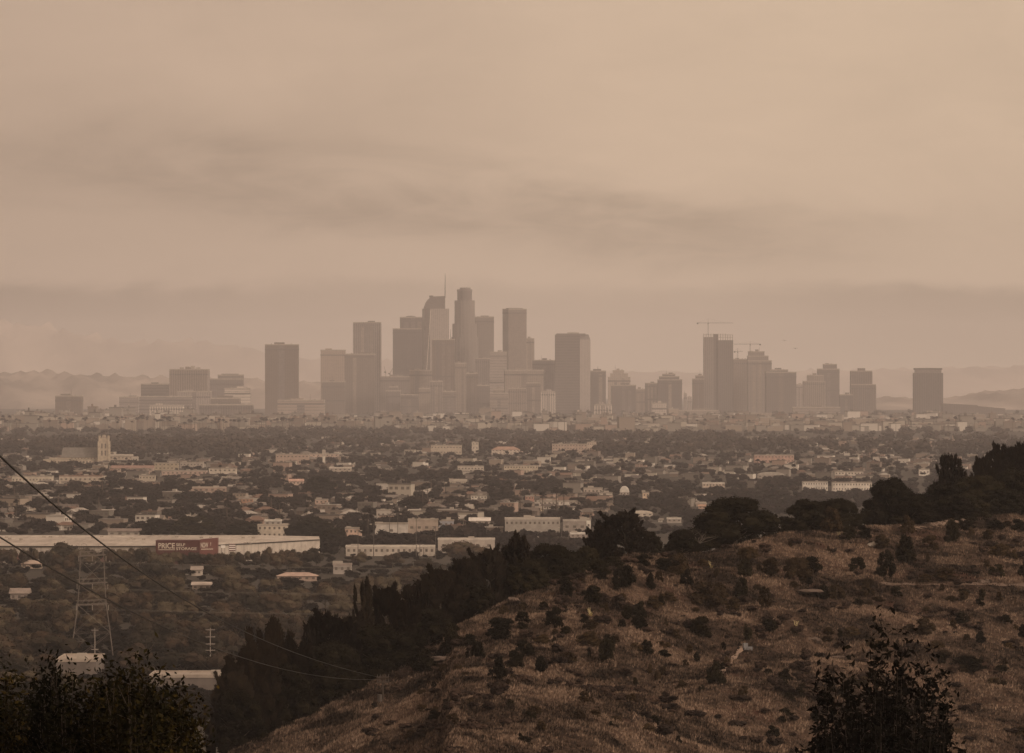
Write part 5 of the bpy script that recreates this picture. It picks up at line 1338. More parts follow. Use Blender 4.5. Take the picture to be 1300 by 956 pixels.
# ------------------------------------------------------------------ palms
def palm_meshes(rg, k):
    b = MB(); lean = rg.uniform(-0.02, 0.02)
    b.bar((0, 0, -0.02), (lean * 0.5, 0, 0.5), 0.014, 0.011, 6); b.bar((lean * 0.5, 0, 0.5), (lean, 0, 0.93), 0.011, 0.009, 6)
    tr = b.mesh('trunk', M['bark'])
    V, Fc, off = [], [], 0
    for i in range(30):
        a_ = rg.uniform(0, 2 * math.pi); el_ = rg.uniform(-0.9, 1.2); L = rg.uniform(0.10, 0.14)
        d = np.array([math.cos(a_) * math.cos(el_), math.sin(a_) * math.cos(el_), math.sin(el_)])
        s_ = np.cross(d, [0, 0, 1]); s_ /= np.linalg.norm(s_) + 1e-6
        c0 = np.array([lean, 0, 0.925]); c1 = c0 + d * L * 0.6 + s_ * 0.0; c2 = c0 + d * L + np.array([0, 0, -L * 0.35])
        V += [c0 - s_ * 0.006, c0 + s_ * 0.006, c1 - s_ * 0.045, c1 + s_ * 0.045, c2]
        Fc.append([(off, off + 1, off + 3, off + 2)]); off += 5
    F4 = np.array([f[0] for f in Fc]); F3 = np.array([(5 * i + 2, 5 * i + 3, 5 * i + 4) for i in range(30)])
    v, f = ICO0; v = v * 0.07 * np.array([1, 1, 1.0]) + np.array([lean, 0, 0.90])
    V = np.concatenate([np.array(V), v]); F3 = np.concatenate([F3, f + off])
    return np_mesh('crown', V, [F3, F4], M['palm']), tr
PALM = [palm_meshes(rg, k) for k in range(5)]
pals = []
for i in range(205):
    px = rng.uniform(-10, 720) if i < 180 else rng.uniform(720, 1300)
    if 300 < px < 330 and rng.random() < 0.6: continue
    D = rng.uniform(8700, 9900); h = rng.uniform(19, 27)
    pals.append((px, D, h))
for i in range(75):
    py = rng.uniform(566, 668); px = rng.uniform(0, 1240)
    if px > 720 and py > 632: continue
    D = gD(py); h = rng.uniform(9, 16)
    yt = YH + (H - h) * F / D
    if blocked(px - 4, px + 4, yt, D): continue
    pals.append((px, D, h))
for (px, py, yt) in [(280, 607, 590), (130, 632, 606), (161, 655, 641), (560, 652, 630), (543, 640, 612), (706, 660, 618), (716, 658, 622), (846, 625, 613), (902, 628, 617), (911, 630, 616), (923, 628, 615), (935, 629, 617), (947, 627, 614), (505, 628, 606), (516, 622, 603), (689, 656, 624)]:
    D = gD(py); pals.append((px, D, wz(yt, D)))
pals.sort(key=lambda q: q[1])
for (px, D, h) in pals:
    py = YH + H * F / D
    if D > 8600:
        zn = ['at far left', 'left of the finned building', 'under the finned building', 'under the lone dark tower', 'under the left downtown towers', 'under the spired tower', 'under the dark twin faced tower', 'right of the tallest towers', 'right of the tallest towers', 'under the crane topped tower', 'under the crane topped tower', 'under the stepped tower', 'under the stepped tower', 'at the right end'][min(13, int(max(px, 0) // 90))]
        ph = size_word(h, 19.5, 22.5) + ' palms ' + zn + ' before the skyline'
    else: ph = 'street palms ' + zone(px, py)
    o = plant('palm_tree', PALM[int(rng.integers(0, 5))], wx(px, D), D, 0, h * rng.uniform(1.3, 1.7), h, rng.uniform(0, 6.28), None, None)
    later(o, ph, px, 'palm')

# ------------------------------------------------------------------ poles and pylon
def lamp_pole(px, yb, yt, label, kind='lamp'):
    D = gD(yb); h = wz(yt, D)
    o = tag(empty('light_pole', (wx(px, D), D, 0)), label, 'light pole', 'thin light poles around the warehouses')
    b = MB(); b.bar((0, 0, 0), (0, 0, h), 0.22, 0.12, 6); b.build('pole', M['steel'], o)
    b = MB(); b.bar((-1.6, 0, h - 0.3), (1.6, 0, h - 0.3), 0.09, n=4); b.build('arm', M['steel'], o)
    for x in (-1.4, 1.4):
        b = MB(); b.box(x - 0.5, x + 0.5, -0.4, 0.2, h - 0.75, h - 0.35); b.build('lamp_head', M['concrete'], o)
for px, yb, yt, lb in [(454.5, 712, 672, 'first'), (474.5, 706, 664, 'second'), (494.5, 690, 652, 'third'), (505, 700, 651, 'fourth'), (528.5, 712, 656, 'fifth'), (533, 720, 690, 'sixth'), (553, 712, 668, 'seventh'), (538, 706, 694, 'eighth'), (618, 690, 662, 'ninth'), (713, 690, 668, 'tenth')]:
    lamp_pole(px, yb, yt, lb + ' thin light pole from the left around the warehouses')
lamp_pole(314, 712, 688, 'dark light pole in front of the warehouse right wing')

def utility_pole(px, yb, yt, arms, label, D=None, zb=0.0, mat='polewood', r=0.16, arm=1.3, grp='pale utility poles in the wood'):
    D = D or gD(yb); k = F / D; h = wz(yt, D) - zb
    o = tag(empty('utility_pole', (wx(px, D), D, zb), R(8)), label, 'utility pole', grp)
    b = MB(); b.bar((0, 0, -0.5), (0, 0, h), r, r * 0.7, 8); b.build('pole', M[mat], o)
    for a_ in arms:
        z = wz(a_, D) - zb
        c_ = MB(); c_.box(-arm, arm, -0.28, -0.14, z - 0.09, z + 0.09); ca = c_.build('crossarm', M[mat], o)
        for x in (-arm * 0.92, -arm * 0.45, arm * 0.45, arm * 0.92):
            i_ = MB(); i_.bar((x, -0.21, z + 0.09), (x, -0.21, z + 0.36), 0.06, 0.04, 6); i_.build('insulator', M['steel'], ca)
    t_ = MB(); t_.bar((-0.4, -0.3, wz(arms[-1], D) - zb - 2.6), (-0.4, -0.3, wz(arms[-1], D) - zb - 1.4), 0.28, n=8); t_.build('transformer', M['steel'], o)
    return o
utility_pole(267, 862, 797, [799.5, 808.5, 817.5, 825.5, 834.5], 'pale utility pole with five short crossarms standing alone over the wood')
utility_pole(120.5, 846, 797, [800, 824.5, 832.5], 'pale utility pole standing inside the foot of the lattice pylon', arm=1.0)

M['pylon_steel'] = plain('pale_galvanised_steel', (0.135, 0.112, 0.095), 0.6, 0.2, 1.0)
def pylon():
    D = 1500.0; k = F / D; cxp = 117.0
    root = tag(empty('lattice_pylon', (wx(cxp, D), D, 0), R(6)), 'tall grey lattice power pylon rising from the wood in front of the warehouse', 'pylon')
    Z = lambda y: wz(y, D)
    lv = [(0.0, 6.3), (Z(803), 5.2), (Z(768), 4.1), (Z(742), 3.7), (Z(712), 3.4), (Z(697), 3.2)]
    r = 0.10
    for sx in (-1, 1):
        for sy in (-1, 1):
            b = MB()
            for (z0, a0), (z1, a1) in zip(lv[:-1], lv[1:]): b.bar((sx * a0, sy * a0 * 0.7, z0), (sx * a1, sy * a1 * 0.7, z1), r, n=4)
            b.build('leg', M['pylon_steel'], root)
    b = MB()
    segs = []
    for (z0, a0), (z1, a1) in zip(lv[:-1], lv[1:]):
        n = max(1, int((z1 - z0) / 5))
        for j in range(n): segs.append((z0 + (z1 - z0) * j / n, a0 + (a1 - a0) * j / n, z0 + (z1 - z0) * (j + 1) / n, a0 + (a1 - a0) * (j + 1) / n))
    for z0, a0, z1, a1 in segs:
        for (p, q) in (((-1, -1), (1, -1)), ((-1, 1), (1, 1)), ((-1, -1), (-1, 1)), ((1, -1), (1, 1))):
            b.bar((p[0] * a0, p[1] * a0 * 0.7, z0), (q[0] * a1, q[1] * a1 * 0.7, z1), 0.045, n=4)
            b.bar((q[0] * a0, q[1] * a0 * 0.7, z0), (p[0] * a1, p[1] * a1 * 0.7, z1), 0.045, n=4)
            b.bar((p[0] * a1, p[1] * a1 * 0.7, z1), (q[0] * a1, q[1] * a1 * 0.7, z1), 0.045, n=4)
    b.build('bracing', M['pylon_steel'], root)
    for yy, a_ in ((768, 4.6), (741, 4.4), (706, 3.9)):
        b = MB(); z = Z(yy)
        for sy in (-1, 1):
            b.bar((-a_, sy * 2.9, z), (a_, sy * 2.9, z + 0.4), 0.13, n=4); b.bar((-a_, sy * 2.9, z + 1.2), (a_, sy * 2.9, z + 1.6), 0.09, n=4)
            for j in range(6): b.bar((-a_ + j * a_ / 3, sy * 2.9, z), (-a_ + (j + 0.5) * a_ / 3, sy * 2.9, z + 1.3), 0.06, n=4)
        ca = b.build('crossarm', M['pylon_steel'], root)
        for x in (-a_, 0, a_):
            i_ = MB()
            for j in range(6): i_.bar((x, -2.9, z - 0.25 * j), (x, -2.9, z - 0.25 * j - 0.16), 0.16, 0.1, 8)
            i_.build('insulator', M['concrete'], ca)
    for x in (-2.4, 2.6):
        b = MB(); n = 10
        for j in range(n):
            a0, a1 = 2 * math.pi * j / n, 2 * math.pi * (j + 1) / n
            b.bar((x + 0.9 * math.cos(a0), -2.4, Z(697) + 0.8 + 0.9 * math.sin(a0)), (x + 0.9 * math.cos(a1), -2.4, Z(697) + 0.8 + 0.9 * math.sin(a1)), 0.045, n=4)
        b.build('arcing_ring', M['pylon_steel'], root)
pylon()

def cable(name, pts, r, mat, label, cat='cable', group=None):
    b = MB()
    for p, q in zip(pts[:-1], pts[1:]): b.bar(p, q, r, n=5)
    return tag(b.build(name, mat), label, cat, group)

# two near cables falling from upper left to the pole on the ridge foot
def screen_cable(rows, D0, D1, r, label):
    r *= 1.45
    """a sagging cable hung between a near pole at the left and the far pole; rows = its shape"""
    pts = []
    xs = [q[0] for q in rows]
    for px in np.linspace(xs[0], xs[-1], 60):
        f_ = (px - xs[0]) / (xs[-1] - xs[0])
        inv = (1 / D0) * (1 - f_) + (1 / D1) * f_; D = 1 / inv
        py = np.interp(px, xs, [q[1] for q in rows])
        pts.append((wx(px, D), D, wz(py, D)))
    return cable('overhead_cable', pts, r, M['wire'], label, 'cable')
def smooth_rows(rows):
    xs = np.array([q[0] for q in rows], float); ys = np.array([q[1] for q in rows], float)
    c_ = np.polyfit(xs, ys, 4); xx = np.linspace(xs[0], xs[-1], 40); return [(x, float(np.polyval(c_, x))) for x in xx]
screen_cable(smooth_rows([(-120, 458), (0, 579.5), (59, 632.5), (119, 681), (178, 726), (233, 761), (327, 808), (390, 835), (460, 855), (483, 860)]), 62, 600, 0.0115, 'upper thick black overhead cable crossing the wood from the left edge')
screen_cable(smooth_rows([(-120, 600), (-40, 660), (48, 708), (99, 740), (148, 766.5), (196, 791), (250, 815), (320, 840), (400, 855), (484, 863)]), 78, 600, 0.011, 'lower black overhead cable passing in front of the lattice pylon')
zb = terr_z(wx(486, 600), 600)
utility_pole(486, 0, 856.5, [860, 866], 'short dark pole at the foot of the grassy ridge where the cables end', D=600, zb=zb, mat='darkwood', r=0.13, arm=0.7, grp='dark poles carrying the near cables')
zb = terr_z(wx(-122, 64), 64)
utility_pole(-122, 0, 440, [452, 590], 'near dark pole beyond the left edge carrying the cables', D=64, zb=zb, mat='darkwood', r=0.12, arm=0.8, grp='dark poles carrying the near cables')
# thin conductors of the pylon line
D = 1500.0
for i, (yy, dy) in enumerate([(743, 0), (769, 1.5), (709, -1)]):
    for j, off in enumerate((-2.9, 2.9)):
        pts = []
        for s in np.linspace(0, 1, 30):
            pts.append((wx(117, D) + 330 * s, D + off + 160 * s, wz(yy, D) - 1.0 - 7.5 * 4 * s * (1 - s) * 0.5 - 2.0 * s))
        cable('conductor', pts, 0.035, M['wirefar'], 'thin grey conductor from the ' + ('front' if j == 0 else 'rear') + ' side of the pylon, at its ' + ['upper middle', 'lowest', 'topmost'][i] + ' crossarm', 'cable', 'conductors of the pylon line')

# ------------------------------------------------------------------ the grassy ridge: trees behind the crest
def ridge_tree(kind, idx, px, wpx, yt, delta, label, group=None, wy=0.8, rz=None):
    yc, Dc = crest(px); D = float(Dc + delta); x = wx(px, D); zb = terr_z(x, D) - 0.3
    h = wz(yt, D) - zb; wd = wpx / F * D
    ms = {'oak': OAK, 'pine': PINE}[kind][idx]
    fx = 1.22 if kind == 'oak' else (2.0 if px > 740 else 2.8)
    nm = 'oak_tree' if kind == 'oak' else 'pine_tree'
    return plant(nm, ms, x, D, zb, wd * fx, h * (1.02 if kind == 'oak' else 1.03), rg.uniform(0, 6.28) if rz is None else rz, label, 'tree' if kind == 'oak' else 'pine', group, wy=wd * wy)
RT = [('oak', 0, 935, 122, 629, 12, 'wide spreading dark oak with a flat domed crown on the ridge'),
      ('oak', 1, 1022, 78, 632, 10, 'dark rounded oak right of the spreading oak'),
      ('oak', 2, 1062, 62, 631, 11, 'dark oak with an uneven top, third along the ridge'),
      ('oak', 3, 866, 40, 670, 8, 'small round oak left of the spreading oak'),
      ('oak', 1, 1133, 88, 604, 10, 'tall rounded oak at the left of the big dark grove'),
      ('oak', 2, 1152, 76, 624, 4, 'low bushy oak in front of the grove, left end'),
      ('oak', 0, 1196, 90, 612, 8, 'broad oak in the middle of the big dark grove'),
      ('oak', 3, 1243, 92, 600, 12, 'broad oak in the grove under the tall pines'),
      ('oak', 1, 1290, 92, 592, 10, 'broad oak in the grove at the right edge'),
      ('oak', 2, 1345, 90, 588, 10, 'broad oak beyond the right edge of the grove'),
      ('oak', 0, 1225, 70, 626, 3, 'low oak at the front of the grove beside the trail'),
      ('oak', 3, 1275, 70, 620, 3, 'low oak at the front of the grove at the right edge'),
      ('pine', 5, 1204, 66, 570, 26, 'pine with a rounded bushy top rising over the grove'),
      ('pine', 4, 1248, 36, 574, 26, 'slender pine top between two larger pines over the grove'),
      ('pine', 6, 1282, 50, 562, 26, 'tall pine at the right edge over the grove'),
      ('pine', 7, 1302, 56, 553, 24, 'tallest pine, cut by the right edge over the grove'),
      ('pine', 4, 793, 74, 645, 9, 'cone shaped dark pine standing alone left of the small round oak'),
      ('pine', 7, 763, 44, 664, 10, 'low bushy pine against the left side of the cone shaped pine'),
      ('oak', 3, 820, 50, 672, 7, 'low dark oak against the right side of the cone shaped pine'),
      ('oak', 2, 745, 40, 692, 6, 'dark low oak beneath the bushy pine on the ridge'),
      ('pine', 6, 654, 78, 676, 20, 'broad dark pine forming the highest top of the lower row'),
      ('oak', 1, 697, 80, 688, 14, 'wide dark oak right of the highest pine of the lower row'),
      ('oak', 0, 725, 50, 700, 8, 'small dark oak at the right end of the lower row'),
      ('pine', 4, 622, 56, 690, 18, 'pine left of the highest pine of the lower row'),
      ('oak', 3, 668, 70, 708, 8, 'dark oak under the highest pine of the lower row'),
      ('pine', 5, 590, 54, 702, 18, 'pine with an open ragged top, fifth from the right in the lower row'),
      ('pine', 4, 560, 46, 716, 16, 'pine with a leaning top beside the open ragged pine'),
      ('oak', 2, 604, 74, 738, 6, 'dark oak covering the foot of the ragged pines'),
      ('pine', 0, 533, 44, 742, 14, 'pine in the dip between the two pine groups'),
      ('oak', 0, 545, 70, 770, 6, 'dark oak in the dip between the two pine groups'),
      ('pine', 4, 492, 44, 738, 16, 'pine with upright twin tips, right of its pair'),
      ('pine', 2, 466, 46, 737, 18, 'pine with upright twin tips, left of its pair'),
      ('pine', 7, 418, 46, 770, 16, 'pine with a ragged top left of the twin tipped pines'),
      ('pine', 4, 443, 44, 776, 14, 'low pine wedged between the ragged pine and the twin tipped pines'),
      ('pine', 0, 392, 36, 796, 14, 'small pine left of the ragged pine'),
      ('pine', 3, 347, 34, 788, 14, 'leftmost tall pine of the lower row'),
      ('pine', 2, 368, 44, 812, 10, 'low pine right of the leftmost tall pine'),
      ('pine', 3, 318, 44, 820, 10, 'low spreading pine at the left end of the lower row'),
      ('pine', 4, 298, 40, 846, 8, 'smallest pine at the left end of the lower row'),
      ('oak', 1, 480, 90, 790, 6, 'dark oak mass under the twin tipped pines'),
      ('oak', 2, 420, 90, 812, 6, 'dark oak mass under the ragged pine'),
      ('oak', 3, 520, 60, 800, 4, 'dark oak mass at the upper edge of the grass foot'),
      ('oak', 0, 360, 80, 838, 5, 'dark oak mass at the bottom under the leftmost tall pine'),
      ('oak', 1, 300, 70, 872, 5, 'dark low oak at the very bottom left of the pines')]
for q in RT: ridge_tree(*q)
# bare pale branches at the left of the spreading oak
o = tag(empty('dead_branches', (wx(884, 748), 748, wz(690, 748))), 'bare pale branches sticking out at the left foot of the spreading oak', 'branches')
b = MB(); rr = random.Random(9)
for i in range(16):
    a_ = rr.uniform(0.2, 2.4); L = rr.uniform(1.2, 2.6); p = Vector((rr.uniform(-1.5, 2.5), rr.uniform(-0.8, 0.8), 0.6 + rr.uniform(0, 1.2)))
    q = p + Vector((math.cos(a_) * L, rr.uniform(-0.5, 0.5), math.sin(a_) * L * 0.7)); b.bar(p, q, 0.05, 0.02, 5)
    b.bar(q, q + Vector((rr.uniform(-0.8, 0.8), 0.1, rr.uniform(0.1, 0.7))), 0.025, 0.01, 4)
    b.bar((0.5, 0, 0), p, 0.08, 0.05, 5)
b.build('branch', bmat((0.14, 0.115, 0.095)), o, sc=(0.7, 0.7, 0.62))

# ------------------------------------------------------------------ shrubs on the slope
def face_D(px, py):
    yc, Dc = crest(px)
    lo, hi = Dc * 0.70, Dc
    for _ in range(30):
        mid = (lo + hi) / 2; z = float(terrain(np.array((px - CX) / F), np.array(mid)))
        yy = YH + (H - z) * F / mid
        if yy > py: lo = mid
        else: hi = mid
    return (lo + hi) / 2
SH = [(636, 793, 36, 12), (634, 805, 36, 16), (664, 785, 22, 12), (703, 786, 20, 20), (574, 806, 26, 18), (595, 815, 20, 13), (607, 828, 22, 18), (538, 842, 34, 22), (566, 825, 22, 14), (666, 825, 24, 16),
      (634, 851, 26, 22), (655, 839, 20, 18), (687, 846, 16, 16), (771, 830, 30, 24), (718, 801, 12, 9), (742, 786, 14, 10), (751, 758, 30, 18), (717, 747, 26, 18), (786, 738, 24, 20), (796, 779, 14, 14),
      (946, 724, 22, 16), (872, 735, 16, 16), (826, 740, 10, 16), (813, 776, 20, 16), (796, 780, 10, 10), (810, 792, 22, 14), (888, 798, 34, 20), (950, 807, 14, 14), (976, 795, 18, 12), (821, 823, 16, 14),
      (918, 820, 10, 8), (884, 835, 14, 10), (909, 858, 24, 22), (997, 858, 16, 12), (941, 749, 18, 20), (1044, 754, 18, 14), (796, 735, 30, 20), (842, 719, 22, 14), (1125, 721, 26, 26), (1046, 754, 18, 12),
      (1221, 788, 24, 14), (1247, 755, 10, 10), (1245, 811, 14, 12), (1265, 725, 20, 12), (1231, 845, 40, 16), (1298, 804, 14, 14), (1209, 678, 16, 22), (1226, 668, 26, 10), (1293, 668, 26, 12), (1263, 667, 26, 9),
      (1150, 701, 36, 26), (1088, 718, 20, 14), (1078, 678, 18, 14), (1097, 677, 18, 14), (1030, 720, 30, 16), (690, 770, 14, 9), (735, 728, 24, 14), (760, 722, 26, 14), (780, 715, 22, 12), (815, 712, 20, 12)]
OL = [(721, 837, 22, 12), (749, 812, 30, 14), (1013, 727, 34, 24), (900, 758, 44, 24), (971, 761, 18, 20), (1062, 753, 20, 14), (1100, 750, 24, 12), (1175, 799, 26, 18), (1152, 669, 18, 18), (1056, 664, 40, 24), (860, 716, 30, 16),
      (980, 722, 30, 16), (1180, 690, 22, 14), (930, 770, 26, 14), (690, 812, 20, 10), (830, 765, 24, 12), (1120, 690, 26, 14), (1200, 730, 28, 12), (1270, 700, 26, 12), (950, 705, 26, 14), (640, 775, 18, 9)]
rs_ = np.random.default_rng(33)
for i in range(190):
    px = rs_.uniform(520, 1310); yc, Dc = crest(px); py = rs_.uniform(yc + 12, 940)
    (SH if rs_.random() < 0.33 else OL).append((px, py, rs_.uniform(6, 20), rs_.uniform(5, 11)))
def slope_zone(px, py):
    yc, _ = crest(px)
    r_ = 'near crest' if py < yc + 45 else ('halfway down' if py < yc + 110 else 'low down')
    c_ = 'at ridge foot' if px < 640 else ('below the cone shaped pine' if px < 850 else ('below the spreading oak' if px < 1010 else ('below the two middle oaks' if px < 1120 else 'below the big grove')))
    return r_ + ' ' + c_
for lst, ms, nm, lb0 in ((SH, SHRUB, 'dark_shrub', 'dark shrubs '), (OL, OLIVE, 'olive_shrub', 'olive brown shrubs ')):
    for (px, py, wpx, hpx) in lst:
        D = face_D(px, min(py + hpx / 2, 950)); x = wx(px, D); k = D / F
        o = link(nm, ms[int(rs_.integers(0, 5))], None, (x, D, terr_z(x, D) - 0.2), rs_.uniform(0, 6.28), (wpx * k * 1.2, wpx * k * rs_.uniform(0.6, 1.0), hpx * k * 1.45))
        later(o, size_word(wpx, 13, 22) + ' ' + lb0 + slope_zone(px, py), px, 'shrub')

# pale flowering yuccas
for (px, py, lb) in [(1066, 684, 'pale yellow spiky yucca below the two middle oaks'), (903, 722, 'pale yellow spiky yucca under the spreading oak'), (750, 783, 'tiny pale yucca stalk left of the cone pine slope'), (1010, 798, 'small yellow yucca low in the centre of the slope')]:
    D = face_D(px, py); x = wx(px, D); o = tag(empty('yucca_plant', (x, D, terr_z(x, D))), lb, 'yucca')
    b = MB(); rr = random.Random(px)
    for i in range(34):
        a_ = rr.uniform(0, 6.28); e_ = rr.uniform(0.5, 1.45); L = rr.uniform(0.3, 0.6)
        b.bar((0, 0, 0.05), (math.cos(a_) * math.cos(e_) * L, math.sin(a_) * math.cos(e_) * L, math.sin(e_) * L), 0.04, 0.008, 4)
    b.build('leaves', bmat((0.30, 0.24, 0.11)), o)
    b = MB()
    for i in range(3):
        x_ = rr.uniform(-0.4, 0.4); b.bar((0, 0, 0), (x_, 0, 1.0 + rr.uniform(-0.3, 0.2)), 0.04, 0.02, 5)
        for j in range(5): b.bar((x_ * (0.6 + 0.08 * j), 0, 0.5 + 0.1 * j), (x_ * (0.6 + 0.08 * j) + rr.uniform(-0.2, 0.2), 0.1, 0.6 + 0.1 * j), 0.05, 0.02, 4)
    b.build('flower_stalks', bmat((0.50, 0.42, 0.24)), o)

# rocks, trail, gully slab
def on_slope_strip(name, pts, wpx, mat, label=None, cat=None, dz=0.12):
    V, n = [], len(pts); 
    dense = []
    for (a_, b_) in zip(pts[:-1], pts[1:]):
        for s in np.linspace(0, 1, 9)[:-1]: dense.append((a_[0] + (b_[0] - a_[0]) * s, a_[1] + (b_[1] - a_[1]) * s))
    dense.append(pts[-1]); P3 = []
    for (px, py) in dense:
        D = face_D(px, py); P3.append(Vector((wx(px, D), D, 0)))
    for i, p in enumerate(P3):
        d = (P3[min(i + 1, len(P3) - 1)] - P3[max(i - 1, 0)]).normalized(); nn = Vector((-d.y, d.x, 0)) * wpx * (0.8 + 0.4 * math.sin(i * 1.7))
        for q in (p - nn, p, p + nn): V.append((q.x, q.y, terr_z(q.x, q.y) + dz))
    F4 = []
    for i in range(len(P3) - 1):
        for j in range(2): F4.append((3 * i + j, 3 * i + j + 1, 3 * i + j + 4, 3 * i + j + 3))
    return tag(link(name, np_mesh(name, V, [F4], mat, smooth=True)), label, cat, kind='structure')
on_slope_strip('path', [(1150, 670), (1165, 668.5), (1180, 666.5), (1205, 662.5), (1224, 659.8)], 1.5, M['dirt'])
on_slope_strip('path', [(1120, 742), (1180, 743), (1240, 742), (1310, 744)], 0.8, bmat((0.12, 0.08, 0.061)))
on_slope_strip('path', [(905, 866), (925, 845), (940, 826), (946, 818)], 0.35, M['dirt'])
def rock(px, py, wpx, hpx, label, mat='rock', seed=1):
    D = face_D(px, py); k = D / F; x = wx(px, D); rr = np.random.default_rng(seed)
    VV, FF, off = [], [], 0
    for i in range(5):
        v, f = ICO1; c_ = np.array([rr.uniform(-0.35, 0.35), rr.uniform(-0.3, 0.3), rr.uniform(0.0, 0.15)])
        vv = v * (1 + rr.uniform(-0.25, 0.25, len(v)))[:, None] * np.array([0.28, 0.28, 0.42]) * rr.uniform(0.6, 1.1) + c_
        VV.append(vv); FF.append(f + off); off += len(v)
    me = np_mesh('rock_outcrop', np.concatenate(VV), [np.concatenate(FF)], M[mat])
    tag(link('rock_outcrop', me, None, (x, D, terr_z(x, D) - 0.1), rr.uniform(-0.4, 0.4), (wpx * k, wpx * k, hpx * k)), label, 'rock')
rock(654, 762, 26, 12, 'pale rock outcrop on the grass edge left of the lower shrubs', seed=2)
rock(567, 836, 34, 9, 'pale rock streak at the left foot of the ridge', seed=3)
rock(1020, 750, 50, 7, 'long pinkish pale rock shelf in the middle of the slope', seed=4)
rock(1106, 692, 16, 9, 'grey white stony patch right of the upper yucca', 'concrete', seed=5)
rock(1248, 740, 14, 10, 'small pinkish boulder on the lower dirt path', seed=6)
rock(1033, 812, 18, 8, 'small tan boulder in the lower right of the slope', seed=7)
rock(1062, 835, 26, 7, 'second tan rock patch low on the slope', seed=8)
D = face_D(946, 824); x = wx(946, D)
b = MB(); b.box(-0.3, 0.3, -0.2, 0.2, -0.1, 0.75); b.box(0.302, 0.9, -0.25, 0.25, -0.2, 0.3)
tag(b.build('drain_block', bmat((0.17, 0.165, 0.17)), None, (x, D, terr_z(x, D)), R(20)), 'small grey concrete drain block at the top of the gully streak', 'drain')

# dry grass over the slope
def grass():
    rg2 = np.random.default_rng(77); n = 200000
    px = rg2.uniform(290, 1330, n); yc, Dc = crest(px); tt = rg2.random(n) ** 1.0 * 1.12 - 0.015
    Y = Dc * (1 - 0.30 * tt) ; u = (px - CX) / F; X = u * Y
    dens = 0.5 + 0.5 * np.sin(X * 0.35 + 2 * np.sin(Y * 0.11)) * np.sin(Y * 0.22 + X * 0.1)
    keep = rg2.random(n) < 0.35 + 0.65 * dens
    X, Y, u = X[keep], Y[keep], u[keep]; n = len(X)
    Z = terrain(u, Y)
    V, off = [], 0
    for j in range(3):
        a_ = rg2.uniform(0, 2 * np.pi, n); hh = rg2.uniform(0.10, 0.38, n); wd = rg2.uniform(0.05, 0.13, n)
        bx = X + rg2.normal(size=n) * 0.15; by = Y + rg2.normal(size=n) * 0.15
        lx = rg2.normal(size=n) * 0.22 * hh + 0.15 * hh; ly = rg2.normal(size=n) * 0.22 * hh
        V.append(np.stack([np.stack([bx - np.cos(a_) * wd, by - np.sin(a_) * wd, Z - 0.05], -1), np.stack([bx + np.cos(a_) * wd, by + np.sin(a_) * wd, Z - 0.05], -1), np.stack([bx + lx, by + ly, Z + hh], -1)], 1).reshape(-1, 3))
    V = np.concatenate(V); Fc = np.arange(len(V)).reshape(-1, 3)
    tag(link('dry_grass', np_mesh('dry_grass', V, [Fc], M['grass'])), 'dry straw coloured grass covering the ridge slope', 'grass', kind='stuff')
grass()

rb = np.random.default_rng(91); inst = []
for i in range(900):
    px = rb.uniform(470, 1320); yc, Dc = crest(px); Y = Dc * (1 - 0.30 * rb.uniform(0.005, 0.95)); x = wx(px, Y)
    if mnoise.noise(Vector((x * 0.07, Y * 0.035, 9.1))) < 0.02 and rb.random() < 0.85: continue
    wd = rb.uniform(0.6, 2.2); h = wd * rb.uniform(0.4, 0.75)
    inst.append((int(rb.integers(0, 6)), x, Y, terr_z(x, Y) - 0.25 * h, wd, wd, h * 1.25, rb.uniform(0, 6.28), float(rb.random())))
merge_copies(TN, inst, 'dry_brush', [M['brush']], 'low brown dry brush scattered thickly over the ridge slope', 'brush')

